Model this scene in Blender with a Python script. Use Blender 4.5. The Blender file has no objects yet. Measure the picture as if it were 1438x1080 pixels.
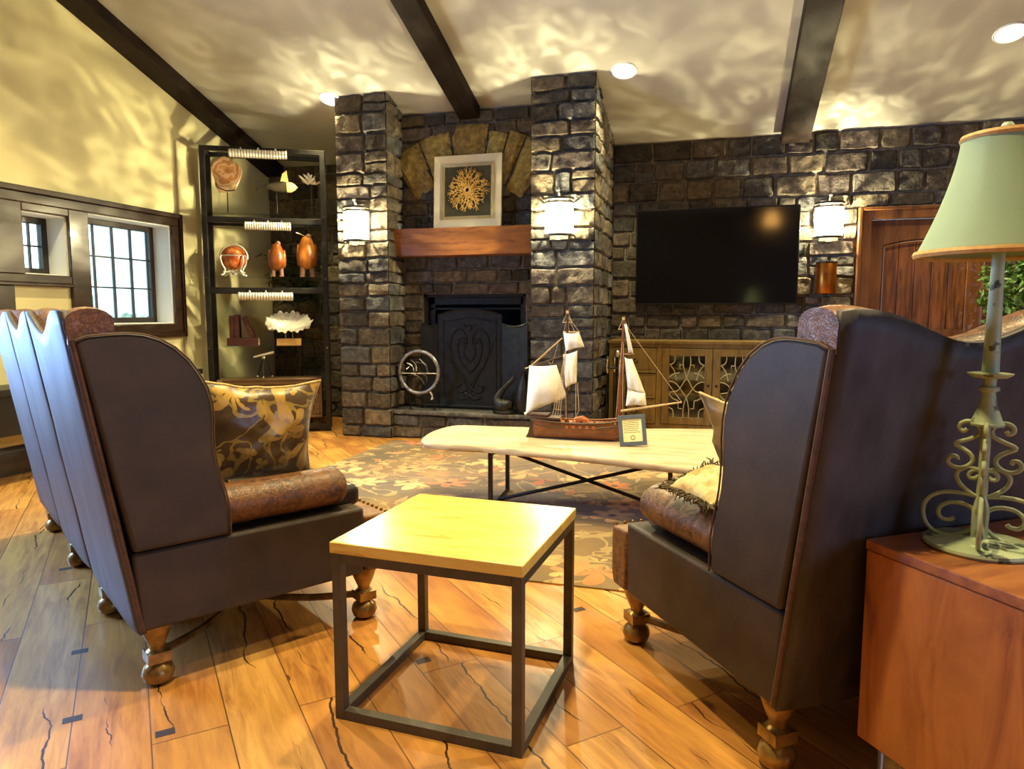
import bpy, bmesh, math, random
from math import pi, sin, cos, radians, sqrt, atan2
from mathutils import Vector, Matrix, noise as mnoise, Euler

SC = bpy.context.scene
COL = SC.collection

# ------------------------------------------------------------------ helpers
def srgb(r, g, b):
    f = lambda c: (c / 12.92) if c <= 0.04045 else ((c + 0.055) / 1.055) ** 2.4
    return (f(r / 255), f(g / 255), f(b / 255), 1.0)

class NT:
    """small node-tree builder"""
    def __init__(self, name):
        self.m = bpy.data.materials.new(name); self.m.use_nodes = True
        self.t = self.m.node_tree; self.t.nodes.clear()
        self.out = self.t.nodes.new('ShaderNodeOutputMaterial')
        self.co = None
    def n(self, kind, **kw):
        nd = self.t.nodes.new('ShaderNode' + kind)
        ins = kw.pop('ins', {})
        for k, v in kw.items(): setattr(nd, k, v)
        for k, v in ins.items(): self.set(nd, k, v)
        return nd
    def set(self, nd, k, v):
        s = nd.inputs[k]
        if isinstance(v, bpy.types.NodeSocket): self.t.links.new(v, s)
        elif isinstance(v, bpy.types.Node): self.t.links.new(v.outputs[0], s)
        else: s.default_value = v
    def coord(self, scale=(1, 1, 1), rot=(0, 0, 0), loc=(0, 0, 0)):
        if self.co is None: self.co = self.n('TexCoord')
        return self.n('Mapping', ins={'Vector': self.co.outputs['Object'], 'Scale': scale, 'Rotation': rot, 'Location': loc}).outputs[0]
    def noise(self, vec, scale=5, detail=4, rough=.55, dist=0.0):
        return self.n('TexNoise', ins={'Vector': vec, 'Scale': scale, 'Detail': detail, 'Roughness': rough, 'Distortion': dist}).outputs[0]
    def ramp(self, fac, stops, interp='LINEAR'):
        r = self.n('ValToRGB', ins={'Fac': fac}); r.color_ramp.interpolation = interp
        els = r.color_ramp.elements
        while len(els) < len(stops): els.new(0.5)
        for e, (p, c) in zip(els, stops):
            e.position = p; e.color = c if len(c) == 4 else (*c, 1)
        return r.outputs[0]
    def math(self, op, a, b=0.0, c=None, clamp=False):
        nd = self.n('Math', operation=op, use_clamp=clamp)
        self.set(nd, 0, a); self.set(nd, 1, b)
        if c is not None: self.set(nd, 2, c)
        return nd.outputs[0]
    def vmath(self, op, a, b=None):
        nd = self.n('VectorMath', operation=op)
        self.set(nd, 0, a)
        if b is not None: self.set(nd, 1, b)
        return nd
    def mix(self, fac, a, b, blend='MIX'):
        nd = self.n('Mix', data_type='RGBA', blend_type=blend)
        self.set(nd, 0, fac); self.set(nd, 6, a); self.set(nd, 7, b)
        return nd.outputs[2]
    def bump(self, h, strength=.3, dist=.01, normal=None):
        ins = {'Height': h, 'Strength': strength, 'Distance': dist}
        if normal is not None: ins['Normal'] = normal
        return self.n('Bump', ins=ins).outputs[0]
    def bsdf(self, color, rough=.5, metal=0.0, normal=None, **kw):
        b = self.n('BsdfPrincipled', ins={'Base Color': color, 'Roughness': rough, 'Metallic': metal})
        if normal is not None: self.set(b, 'Normal', normal)
        for k, v in kw.items(): self.set(b, k.replace('_', ' '), v)
        self.t.links.new(b.outputs[0], self.out.inputs[0])
        return b

def simple(name, c1, c2=None, scale=8, rough=.5, metal=0.0, bump=0.0, bscale=None, stretch=(1, 1, 1), detail=4, lo=.35, hi=.65, **kw):
    t = NT(name)
    v = t.coord(stretch)
    nz = t.noise(v, scale, detail)
    col = t.ramp(nz, [(lo, c1), (hi, c2 or c1)])
    nor = None
    if bump:
        nor = t.bump(t.noise(t.coord(stretch), bscale or scale * 4, 5), bump, .005)
    t.bsdf(col, rough, metal, nor, **kw)
    return t.m

def emis(name, c, s):
    t = NT(name)
    e = t.n('Emission', ins={'Color': c, 'Strength': s})
    t.t.links.new(e.outputs[0], t.out.inputs[0]); return t.m

# ---- materials
def m_floor():
    t = NT('floor_planks')
    v = t.coord(rot=(0, 0, radians(45)))            # planks run along the room's diagonal
    br = t.n('TexBrick', offset=.37, offset_frequency=2, squash=1.0, ins={'Vector': v, 'Color1': (0, 0, 0, 1), 'Color2': (1, 1, 1, 1), 'Mortar': (.5, .5, .5, 1),
             'Scale': 1.0, 'Mortar Size': .0022, 'Mortar Smooth': .1, 'Bias': 0.0, 'Brick Width': 1.55, 'Row Height': .205})
    seam = br.outputs['Fac']
    tint = br.outputs['Color']
    # shift the grain per plank
    sep = t.n('SeparateColor', ins={0: tint}).outputs[0]
    off = t.n('CombineXYZ', ins={0: t.math('MULTIPLY', sep, 13.0), 1: t.math('MULTIPLY', sep, 7.0), 2: t.math('MULTIPLY', sep, 5.0)}).outputs[0]
    vv = t.vmath('ADD', v, off).outputs[0]
    g1 = t.n('Mapping', ins={'Vector': vv, 'Scale': (1.2, 11, 1)}).outputs[0]
    grain = t.noise(g1, 3.0, 8, .65, .6)
    g2 = t.n('Mapping', ins={'Vector': vv, 'Scale': (.9, 3.0, 1)}).outputs[0]
    broad = t.noise(g2, 2.0, 3)
    base = t.ramp(sep, [(0.0, srgb(178, 116, 60)), (.35, srgb(212, 152, 76)), (.6, srgb(158, 100, 54)), (1.0, srgb(224, 172, 94))])
    c = t.mix(t.ramp(grain, [(.35, (0, 0, 0)), (.68, (.85, .85, .85))]), base, srgb(132, 78, 34))
    c = t.mix(t.ramp(broad, [(.4, (0, 0, 0)), (.75, (.55, .55, .55))]), c, srgb(230, 172, 80))
    # long dark drying cracks wandering along the plank
    sx = t.n('SeparateXYZ', ins={0: v})
    ly = t.math('FRACT', t.math('DIVIDE', sx.outputs[1], .205))
    wv = t.n('CombineXYZ', ins={0: t.math('MULTIPLY', sx.outputs[0], 1.5), 1: t.math('MULTIPLY', sep, 37.0), 2: t.math('FLOOR', t.math('DIVIDE', sx.outputs[1], .205))}).outputs[0]
    wn = t.noise(wv, 1.0, 6, .55)
    ctr = t.math('ADD', t.math('MULTIPLY', t.math('SUBTRACT', wn, .5), 1.5), t.math('ADD', .25, t.math('MULTIPLY', sep, .5)))
    wid = t.math('MULTIPLY', t.math('SUBTRACT', t.noise(t.n('Mapping', ins={'Vector': wv, 'Scale': (1.1, 1, 1), 'Location': (7, 3, 2)}).outputs[0], 1.0, 3), .49), .2)
    crack = t.math('LESS_THAN', t.math('ABSOLUTE', t.math('SUBTRACT', ly, ctr)), t.math('MINIMUM', wid, .02))
    knots = t.n('TexVoronoi', ins={'Vector': t.n('Mapping', ins={'Vector': vv, 'Scale': (.9, 2.6, 1)}).outputs[0], 'Scale': 1.1}).outputs[0]
    knot = t.math('LESS_THAN', knots, .045)
    dark = t.math('MAXIMUM', crack, t.math('MULTIPLY', knot, .8))
    c = t.mix(dark, c, srgb(58, 36, 20))
    c = t.mix(t.math('MULTIPLY', seam, .75), c, srgb(62, 38, 20))
    hgt = t.math('SUBTRACT', t.math('MULTIPLY', grain, .35), t.math('MAXIMUM', seam, dark))
    t.bsdf(c, t.ramp(grain, [(.3, (.3, .3, .3)), (.8, (.46, .46, .46))]), 0, t.bump(hgt, .25, .004))
    return t.m

def m_stone():
    t = NT('fieldstone')
    at = t.n('Attribute', attribute_name='Col').outputs['Color']
    v = t.coord()
    nz = t.noise(v, 20, 9, .7)
    n2 = t.noise(v, 3.5, 4)
    c = t.mix(.85, at, t.ramp(nz, [(.3, (.32, .32, .34)), (.5, (.95, .95, .95)), (.7, (1.9, 1.8, 1.65))]), 'MULTIPLY')
    c = t.mix(t.ramp(n2, [(.5, (0, 0, 0)), (.75, (.28, .28, .28))]), c, srgb(122, 104, 78))
    t.bsdf(c, .92, 0, t.bump(t.math('ADD', t.noise(v, 34, 8, .7), t.math('MULTIPLY', t.noise(v, 11, 3), 1.3)), 1.0, .02), Specular_IOR_Level=.2)
    return t.m

def m_wood(name, c1, c2, dark, scale=1.0, stretch=(1, 1, 9), rough=.45, crack=True, bump=.15, coat=0.0):
    t = NT(name)
    v = t.coord(stretch)
    g = t.noise(v, 3.2 * scale, 8, .62, .7)
    b = t.noise(t.coord(tuple(s ** .5 for s in stretch)), 2.1 * scale, 3)
    c = t.ramp(g, [(.28, dark), (.42, c1), (.62, c2), (.8, c1)])
    c = t.mix(t.ramp(b, [(.4, (0, 0, 0)), (.75, (.5, .5, .5))]), c, dark)
    h = g
    if crack:
        k = t.n('TexVoronoi', ins={'Vector': t.coord(tuple(s ** .45 for s in stretch), loc=(2.3, 1.1, .7)), 'Scale': 2.4 * scale}).outputs[0]
        c = t.mix(t.ramp(k, [(.03, (.85, .85, .85)), (.085, (0, 0, 0))]), c, tuple(x * .35 for x in dark[:3]) + (1,))
    b_ = t.bsdf(c, rough, 0, t.bump(h, bump, .004))
    if coat: b_.inputs['Coat Weight'].default_value = coat
    return t.m

def m_leather_tooled(name='tooled_leather', c1=srgb(122, 78, 38), c2=srgb(58, 33, 18)):
    t = NT(name)
    v = t.coord()
    nz = t.noise(v, 22, 6, .6, 2.2)
    big = t.noise(v, 4, 3)
    vor = t.n('TexVoronoi', feature='DISTANCE_TO_EDGE', ins={'Vector': t.vmath('ADD', v, t.vmath('SCALE', t.n('TexNoise', ins={'Vector': v, 'Scale': 9.0}).outputs[1]).outputs[0]).outputs[0], 'Scale': 24.0}).outputs[0]
    c = t.mix(t.ramp(nz, [(.4, (0, 0, 0)), (.6, (1, 1, 1))]), c1, c2)
    c = t.mix(t.ramp(big, [(.42, (0, 0, 0)), (.7, (.6, .6, .6))]), c, srgb(152, 102, 50))
    c = t.mix(t.ramp(vor, [(0.0, (.55, .55, .55)), (.1, (0, 0, 0))]), c, srgb(34, 18, 10))
    h = t.math('ADD', t.math('MULTIPLY', nz, .7), t.math('MINIMUM', vor, .12))
    t.bsdf(c, t.ramp(nz, [(.3, (.3, .3, .3)), (.8, (.5, .5, .5))]), 0, t.bump(h, .55, .006))
    return t.m

def m_floral(name, ground, g2, petal, petal2, leaf, scale=9.0, rough=.55, sheen=0.0, vine=True, R=.42):
    """flowers with rounded petals and winding stems scattered on a ground cloth"""
    t = NT(name)
    v = t.coord()
    wob = t.n('TexNoise', ins={'Vector': v, 'Scale': scale * .5, 'Detail': 3.0}).outputs[1]
    w2 = t.vmath('MULTIPLY', t.vmath('SUBTRACT', wob, (.5, .5, .5)).outputs[0], (.1, .1, .1)).outputs[0]
    vv = t.vmath('ADD', v, w2).outputs[0]
    c = t.mix(t.ramp(t.noise(v, scale * .35, 3), [(.42, (0, 0, 0)), (.62, (1, 1, 1))]), ground, g2)
    def flowers(c, sc, loc, n, ca, cb, R, gate):
        mp = t.n('Mapping', ins={'Vector': vv, 'Location': loc, 'Scale': (sc, sc, sc)}).outputs[0]
        vo = t.n('TexVoronoi', ins={'Vector': mp, 'Scale': 1.0, 'Randomness': .85})
        d = t.vmath('SUBTRACT', mp, vo.outputs['Position']).outputs[0]
        s = t.n('SeparateXYZ', ins={0: d})
        # use the two larger axes so the flowers read on any facing side
        a = t.math('ARCTAN2', t.math('ADD', s.outputs[1], s.outputs[2]), s.outputs[0])
        r = t.vmath('LENGTH', d).outputs[1]
        pet = t.math('MULTIPLY', t.math('ADD', t.math('ABSOLUTE', t.math('SINE', t.math('MULTIPLY', a, n / 2))), .55), R * .66)
        rnd = t.n('SeparateColor', ins={0: vo.outputs['Color']})
        on = t.math('MULTIPLY', t.math('LESS_THAN', r, pet), t.math('LESS_THAN', rnd.outputs[0], gate))
        pc = t.mix(t.ramp(t.math('DIVIDE', r, R), [(.12, (1, 1, 1)), (.3, (0, 0, 0)), (.85, (.25, .25, .25))]), t.mix(rnd.outputs[1], ca, cb), srgb(92, 48, 18))
        return t.mix(on, c, pc)
    if vine:
        k = t.noise(vv, scale * .55, 2, .4, 1.2)
        ln = t.math('LESS_THAN', t.math('ABSOLUTE', t.math('SUBTRACT', k, .5)), .02)
        c = t.mix(t.math('MULTIPLY', ln, .8), c, leaf)
    c = flowers(c, scale * 1.25, (4.1, 2.2, .9), 4, leaf, petal2, R * .8, .6)
    c = flowers(c, scale * .62, (1.3, .4, 2.1), 6, petal, petal2, R, .85)
    c = t.mix(t.ramp(t.noise(v, scale * 14, 2), [(.3, (.22, .22, .22)), (.7, (0, 0, 0))]), c, ground)
    b = t.bsdf(c, rough, 0, t.bump(t.noise(v, 260, 2), .2, .002))
    if sheen: b.inputs['Sheen Weight'].default_value = sheen
    return t.m

def m_plaster(name, c1, c2):
    t = NT(name); v = t.coord()
    n = t.noise(v, 2.2, 5)
    t.bsdf(t.ramp(n, [(.35, c1), (.7, c2)]), .8, 0, t.bump(t.noise(v, 7, 6), .12, .02))
    return t.m

def m_agate():
    t = NT('agate'); v = t.coord()
    d = t.vmath('LENGTH', t.vmath('ADD', v, (0.0, 0.0, -.42)).outputs[0]).outputs[1]
    r = t.math('ADD', d, t.math('MULTIPLY', t.noise(v, 9, 5), .26))
    w = t.math('FRACT', t.math('MULTIPLY', r, 16))
    c = t.ramp(r, [(0.06, srgb(150, 92, 56)), (.13, srgb(112, 58, 34)), (.18, srgb(178, 128, 80)), (.24, srgb(150, 100, 62)), (.33, srgb(190, 160, 116))])
    c = t.mix(t.ramp(w, [(.0, (.35, .35, .35)), (.4, (0, 0, 0))]), c, srgb(236, 222, 196))
    t.bsdf(c, .22); return t.m

def m_leaf(name, c1, c2):
    t = NT(name); v = t.coord()
    b = t.bsdf(t.ramp(t.noise(v, 6, 2), [(.35, c1), (.65, c2)]), .4)
    return t.m

M = {}
M['floor'] = m_floor()
M['stone'] = m_stone()
M['plaster'] = m_plaster('cream_plaster', srgb(222, 214, 164), srgb(208, 200, 152))
M['ceil'] = m_plaster('ceiling_plaster', srgb(184, 183, 172), srgb(170, 169, 158))
M['white'] = m_plaster('white_paint', srgb(232, 234, 232), srgb(222, 226, 226))
M['beam'] = m_wood('dark_beam', srgb(34, 25, 21), srgb(44, 32, 26), srgb(22, 16, 14), 1.2, (9, 1, 9), .6, False)
M['beam'].node_tree.nodes['Principled BSDF'].inputs['Specular IOR Level'].default_value = .12
M['trim'] = m_wood('dark_trim', srgb(44, 29, 20), srgb(60, 40, 27), srgb(26, 17, 12), 1.6, (5, 1, 5), .32, False, coat=.3)
M['sash'] = simple('dark_sash', srgb(36, 30, 28), srgb(46, 38, 34), rough=.4)
M['mantel'] = m_wood('mantel_timber', srgb(142, 86, 34), srgb(166, 104, 42), srgb(92, 50, 20), 1.2, (1, 8, 8), .45)
M['iron'] = simple('black_iron', srgb(30, 32, 34), srgb(44, 46, 48), 20, .5, .6, .25, 60)
M['firebrick'] = simple('sooty_firebox', srgb(24, 25, 28), srgb(38, 38, 40), 9, .85, 0, .4, 30)
M['gun'] = simple('gunmetal', srgb(30, 29, 28), srgb(46, 44, 40), 10, .42, .35)
M['chrome'] = simple('chrome', srgb(205, 205, 200), srgb(225, 225, 222), 10, .15, 1.0)
M['silver'] = simple('brushed_silver', srgb(206, 202, 190), srgb(236, 232, 220), 40, .32, .55, stretch=(1, 12, 12))
M['oldsilver'] = simple('aged_silver', srgb(120, 122, 124), srgb(190, 190, 188), 25, .38, .9, .2, 60)
M['brass'] = simple('brass', srgb(196, 150, 70), srgb(170, 122, 50), 12, .3, 1.0)
M['copper'] = simple('copper', srgb(190, 120, 44), srgb(160, 92, 34), 12, .34, .9)
M['leather'] = simple('smooth_leather', srgb(64, 50, 40), srgb(48, 38, 31), 7, .58, 0, .12, 90)
M['leather_back'] = simple('worn_back_leather', srgb(44, 38, 37), srgb(76, 69, 70), 14, .56, 0, .2, 60, stretch=(1, 1, .35), detail=8, lo=.3, hi=.7)
M['tooled'] = m_leather_tooled()
M['darkleather'] = simple('black_leather', srgb(34, 28, 26), srgb(46, 38, 34), 8, .35, 0, .15, 70)
M['piping'] = simple('tan_piping', srgb(94, 62, 48), srgb(66, 46, 38), 40, .55)
M['goldwood'] = simple('gilt_wood', srgb(176, 142, 76), srgb(112, 84, 44), 16, .32, .55, .25, 40)
M['blackmetal'] = simple('dark_steel', srgb(78, 74, 66), srgb(92, 87, 78), 14, .45, .35)
M['tabletop'] = m_wood('honey_tabletop', srgb(236, 200, 104), srgb(244, 214, 126), srgb(206, 158, 70), 1.4, (1.2, 7, 7), .26, True, .08)
M['slab'] = m_wood('pale_slab', srgb(196, 178, 142), srgb(214, 200, 168), srgb(172, 142, 100), .9, (1, 6, 6), .42, True, .08)
M['cube'] = m_wood('reddish_acacia', srgb(166, 96, 46), srgb(196, 124, 62), srgb(104, 52, 26), 1.0, (4, 4, .8), .42)
M['cubetop'] = m_wood('acacia_top', srgb(150, 86, 44), srgb(186, 118, 62), srgb(98, 52, 28), 1.0, (1, 5, 5), .34)
M['side'] = m_wood('weathered_oak', srgb(122, 98, 46), srgb(140, 114, 58), srgb(86, 66, 30), 1.2, (5, 5, 1), .5, False)
M['chestwood'] = m_wood('old_chest_wood', srgb(92, 68, 42), srgb(114, 86, 54), srgb(58, 41, 26), 1.6, (1, 4, 4), .5, False)
M['door'] = m_wood('door_wood', srgb(104, 64, 34), srgb(128, 82, 42), srgb(64, 38, 22), 1.1, (6, 6, .7), .35, False, coat=.2)
M['doorpanel'] = m_wood('door_panel_wood', srgb(94, 56, 30), srgb(146, 88, 42), srgb(56, 32, 19), 1.3, (8, 8, .5), .35, False, coat=.2)
M['shipwood'] = m_wood('ship_wood', srgb(112, 60, 28), srgb(140, 78, 36), srgb(66, 34, 18), 5, (1, 6, 6), .35, False)
M['shipdark'] = simple('ship_dark', srgb(56, 34, 24), srgb(72, 44, 30), 20, .4)
M['shiporange'] = simple('ship_deck', srgb(176, 98, 42), srgb(150, 78, 34), 30, .4)
M['sail'] = simple('sailcloth', srgb(226, 222, 212), srgb(240, 238, 230), 20, .8, 0, .2, 200)
M['rope'] = simple('rope', srgb(206, 178, 134), srgb(176, 146, 102), 60, .8)
M['blueframe'] = simple('slate_blue_frame', srgb(70, 80, 96), srgb(84, 94, 110), 14, .5)
M['paper'] = simple('cream_paper', srgb(222, 212, 160), srgb(232, 224, 178), 10, .7)
M['ink'] = simple('ink', srgb(70, 64, 52), srgb(80, 74, 60), 10, .8)
M['mat_cream'] = simple('cream_mat', srgb(228, 214, 158), srgb(236, 224, 172), 8, .6)
M['olive'] = simple('dark_olive_cloth', srgb(62, 60, 40), srgb(72, 70, 48), 30, .75)
M['goldcoral'] = simple('gold_coral', srgb(236, 198, 112), srgb(214, 168, 80), 40, .45, .1)
M['mirror'] = simple('mirror_bevel', srgb(244, 236, 204), srgb(246, 240, 214), 4, .1, .3)
M['champagne'] = simple('champagne_frame', srgb(214, 200, 152), srgb(230, 218, 174), 12, .25, .7)
M['green'] = simple('verdigris_paint', srgb(176, 184, 142), srgb(150, 160, 122), 30, .55, 0, .3, 60, lo=.3, hi=.75)
def m_chippy():
    t = NT('chipped_green_paint'); v = t.coord()
    n = t.noise(v, 26, 6, .6)
    c = t.ramp(t.noise(v, 12, 3), [(.35, srgb(178, 190, 150)), (.65, srgb(150, 166, 128))])
    c = t.mix(t.ramp(n, [(.57, (0, 0, 0)), (.63, (.9, .9, .9))]), c, srgb(62, 54, 36))
    t.bsdf(c, .5, 0, t.bump(n, .3, .004)); return t.m
M['chippy'] = m_chippy()
M['shade'] = simple('celadon_shade', srgb(150, 168, 130), srgb(142, 160, 124), 5, .75, 0, .08, 300)
M['shadetrim'] = simple('gold_trim', srgb(212, 166, 92), srgb(192, 142, 70), 60, .6)
M['acrylic'] = None
M['tvscreen'] = simple('tv_glass', srgb(7, 8, 12), srgb(9, 10, 14), 4, .085, 0, Specular_IOR_Level=.9)
M['tvbody'] = simple('tv_bezel', srgb(14, 14, 15), srgb(18, 18, 19), 4, .35, 0)
M['black'] = simple('black_lacquer', srgb(20, 20, 22), srgb(28, 28, 30), 6, .4)
M['rug'] = m_floral('floral_rug', srgb(128, 100, 56), srgb(96, 82, 54), srgb(206, 112, 50), srgb(226, 188, 120), srgb(170, 146, 86), 5.6, .9, .2, True, .5)
M['pillow'] = m_floral('floral_satin', srgb(66, 44, 18), srgb(92, 68, 26), srgb(214, 170, 66), srgb(190, 150, 60), srgb(158, 132, 46), 9, .33, .3, True, .5)
M['satin'] = simple('bronze_satin', srgb(138, 108, 50), srgb(98, 72, 34), 9, .34, .1, .3, 18)
M['fur'] = simple('cream_gold_cloth', srgb(226, 206, 148), srgb(190, 142, 66), 18, .8, 0, .4, 60)
M['fringe'] = simple('dark_fringe', srgb(58, 48, 26), srgb(90, 76, 44), 40, .8)
M['goldcord'] = simple('gold_cord', srgb(214, 186, 116), srgb(180, 146, 80), 60, .5)
M['agate'] = m_agate()
M['amber'] = simple('amber_wood', srgb(160, 86, 24), srgb(112, 54, 16), 16, .32, 0, .2, 40, stretch=(1, 1, .4))
M['amber2'] = simple('golden_amber_wood', srgb(190, 118, 34), srgb(146, 78, 22), 16, .32, 0, .2, 40, stretch=(1, 1, .4))
M['birdleg'] = simple('pinkish_legs', srgb(140, 98, 74), srgb(120, 78, 58), 20, .5)
M['globe'] = simple('gemstone_globe', srgb(150, 66, 28), srgb(206, 122, 62), 14, .2, 0, lo=.42, hi=.58)
M['book'] = simple('maroon_leather_book', srgb(74, 32, 27), srgb(58, 25, 22), 20, .5, 0, .2, 80)
M['pages'] = simple('book_pages', srgb(196, 180, 144), srgb(180, 164, 130), 60, .8)
M['coral'] = simple('white_coral', srgb(238, 234, 220), srgb(222, 214, 194), 12, .6, 0, .4, 50)
M['palewood'] = m_wood('pale_block', srgb(202, 152, 82), srgb(216, 170, 100), srgb(168, 118, 58), 4, (1, 6, 6), .45, False)
M['fishdark'] = simple('dark_fish', srgb(48, 44, 38), srgb(72, 64, 50), 20, .35, .3)
M['fishgold'] = simple('pale_gold_fish', srgb(222, 196, 112), srgb(236, 216, 150), 20, .4)
M['leaf'] = m_leaf('ficus_leaf', srgb(66, 104, 44), srgb(96, 136, 60))
M['palm'] = m_leaf('palm_frond', srgb(32, 48, 30), srgb(48, 66, 40))
M['hedge'] = m_leaf('garden_hedge', srgb(110, 150, 110), srgb(150, 184, 140))
M['bark'] = simple('bark', srgb(84, 66, 48), srgb(60, 46, 34), 20, .8, 0, .4)
M['pot'] = simple('dark_pot', srgb(52, 44, 38), srgb(66, 56, 48), 10, .5)
M['teal'] = simple('teal_paint', srgb(40, 150, 150), srgb(52, 164, 160), 4, .5)
M['garden'] = simple('pale_terrace', srgb(210, 214, 206), srgb(190, 196, 190), 3, .8)
M['downlight'] = emis('downlight_glow', (1, .93, .78, 1), 14)
M['sconceglow'] = None

def m_glass(name, tint=(.9, .96, .94, 1), alpha=.12, rough=.05):
    t = NT(name)
    g = t.n('BsdfGlossy', ins={'Color': (1, 1, 1, 1), 'Roughness': rough})
    tr = t.n('BsdfTransparent', ins={'Color': tint})
    fr = t.n('Fresnel', ins={'IOR': 1.45})
    f = t.math('ADD', t.math('MULTIPLY', fr, .7), alpha * .2, clamp=True)
    mx = t.n('MixShader', ins={0: f})
    t.t.links.new(tr.outputs[0], mx.inputs[1]); t.t.links.new(g.outputs[0], mx.inputs[2])
    t.t.links.new(mx.outputs[0], t.out.inputs[0]); return t.m
M['glass'] = m_glass('clear_glass')
M['acrylic'] = m_glass('acrylic', (.85, .87, .88, 1), .5)
def m_glow():
    # a lit glass diffuser: gives light and lets the lamp behind it through
    t = NT('lit_frosted_glass')
    e = t.n('Emission', ins={'Color': (1, .90, .66, 1), 'Strength': 7.0})
    tr = t.n('BsdfTransparent', ins={'Color': (.9, .9, .86, 1)})
    a = t.n('AddShader')
    t.t.links.new(e.outputs[0], a.inputs[0]); t.t.links.new(tr.outputs[0], a.inputs[1])
    t.t.links.new(a.outputs[0], t.out.inputs[0]); return t.m
M['sconceglow'] = m_glow()

# ---- mesh builder
class MB:
    def __init__(self): self.v = []; self.f = []; self.mi = []; self.col = []; self.cc = None; self.m = 0
    def add(self, vs, fs):
        b = len(self.v); self.v += [tuple(x) for x in vs]
        for f in fs:
            self.f.append(tuple(i + b for i in f)); self.mi.append(self.m); self.col.append(self.cc)
        return self
    def box(self, x0, x1, y0, y1, z0, z1, mat=None):
        vs = [Vector((x, y, z)) for z in (z0, z1) for y in (y0, y1) for x in (x0, x1)]
        if mat is not None: vs = [mat @ v for v in vs]
        return self.add(vs, [(0, 2, 3, 1), (4, 5, 7, 6), (0, 1, 5, 4), (2, 6, 7, 3), (0, 4, 6, 2), (1, 3, 7, 5)])
    def prism(self, poly, a0, a1, axis='x', mat=None):
        """poly of 2-D points; axis x: (y,z), y: (x,z), z: (x,y)"""
        def P(p, a):
            if axis == 'x': r = (a, p[0], p[1])
            elif axis == 'y': r = (p[0], a, p[1])
            else: r = (p[0], p[1], a)
            r = Vector(r)
            return mat @ r if mat is not None else r
        n = len(poly)
        vs = [P(p, a0) for p in poly] + [P(p, a1) for p in poly]
        area = sum(poly[i][0] * poly[(i + 1) % n][1] - poly[(i + 1) % n][0] * poly[i][1] for i in range(n))
        flip = (area > 0) == (axis != 'y')
        fs = [tuple(range(n)), tuple(range(2 * n - 1, n - 1, -1))] + [(i, i + n, (i + 1) % n + n, (i + 1) % n) for i in range(n)]
        if flip: fs = [f[::-1] for f in fs]
        if a1 < a0: fs = [f[::-1] for f in fs]
        return self.add(vs, fs)
    def lathe(self, prof, c=(0, 0, 0), seg=20, mat=None, arc=(0, 2 * pi)):
        full = abs(arc[1] - arc[0] - 2 * pi) < 1e-6
        n = seg if full else seg + 1
        vs = []
        for r, z in prof:
            for i in range(n):
                a = arc[0] + (arc[1] - arc[0]) * i / seg
                p = Vector((c[0] + r * cos(a), c[1] + r * sin(a), c[2] + z)); vs.append(mat @ p if mat is not None else p)
        fs = []
        for j in range(len(prof) - 1):
            for i in range(seg):
                k = (i + 1) % n
                fs.append((j * n + i, j * n + k, (j + 1) * n + k, (j + 1) * n + i))
        if full:
            if prof[0][0] > 1e-5: fs.append(tuple(range(n))[::-1])
            if prof[-1][0] > 1e-5: fs.append(tuple((len(prof) - 1) * n + i for i in range(n)))
        return self.add(vs, fs)
    def cyl(self, p0, p1, r0, r1=None, seg=12):
        r1 = r0 if r1 is None else r1
        return self.tube([p0, p1], [r0, r1], seg)
    def tube(self, pts, r, seg=8, closed=False, flat=1.0):
        pts = [Vector(p) for p in pts]; n = len(pts)
        rs = r if isinstance(r, (list, tuple)) else [r] * n
        vs = []; up = None
        for i, p in enumerate(pts):
            if closed: t = pts[(i + 1) % n] - pts[i - 1]
            else: t = pts[min(i + 1, n - 1)] - pts[max(i - 1, 0)]
            t = t.normalized() if t.length > 1e-9 else Vector((0, 0, 1))
            if up is None:
                up = Vector((0, 0, 1)) if abs(t.z) < .9 else Vector((1, 0, 0))
            s = t.cross(up)
            s = s.normalized() if s.length > 1e-6 else t.orthogonal().normalized()
            up = s.cross(t).normalized()
            for k in range(seg):
                a = 2 * pi * k / seg
                vs.append(p + (s * cos(a) + up * sin(a) * flat) * rs[i])
        fs = []
        for i in range(n if closed else n - 1):
            j = (i + 1) % n
            for k in range(seg):
                l = (k + 1) % seg
                fs.append((i * seg + k, j * seg + k, j * seg + l, i * seg + l)[::-1])
        if not closed:
            fs.append(tuple(range(seg))[::-1][::-1]); fs.append(tuple((n - 1) * seg + k for k in range(seg))[::-1])
        return self.add(vs, fs)
    def grid(self, fn, nu, nv, wrap=False):
        vs = [fn(i / nu, j / nv) for j in range(nv + 1) for i in range(nu + (0 if wrap else 1))]
        w = nu if wrap else nu + 1
        fs = [(j * w + i, j * w + (i + 1) % w, (j + 1) * w + (i + 1) % w, (j + 1) * w + i) for j in range(nv) for i in range(nu)]
        return self.add(vs, fs)
    def ball(self, c, r, seg=12, rings=8, sc=(1, 1, 1), mat=None):
        def fn(u, v):
            a = 2 * pi * u; b = -pi / 2 + pi * v
            p = Vector((c[0] + r * sc[0] * cos(b) * cos(a), c[1] + r * sc[1] * cos(b) * sin(a), c[2] + r * sc[2] * sin(b)))
            return mat @ p if mat is not None else p
        return self.grid(fn, seg, rings, wrap=True)
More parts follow.
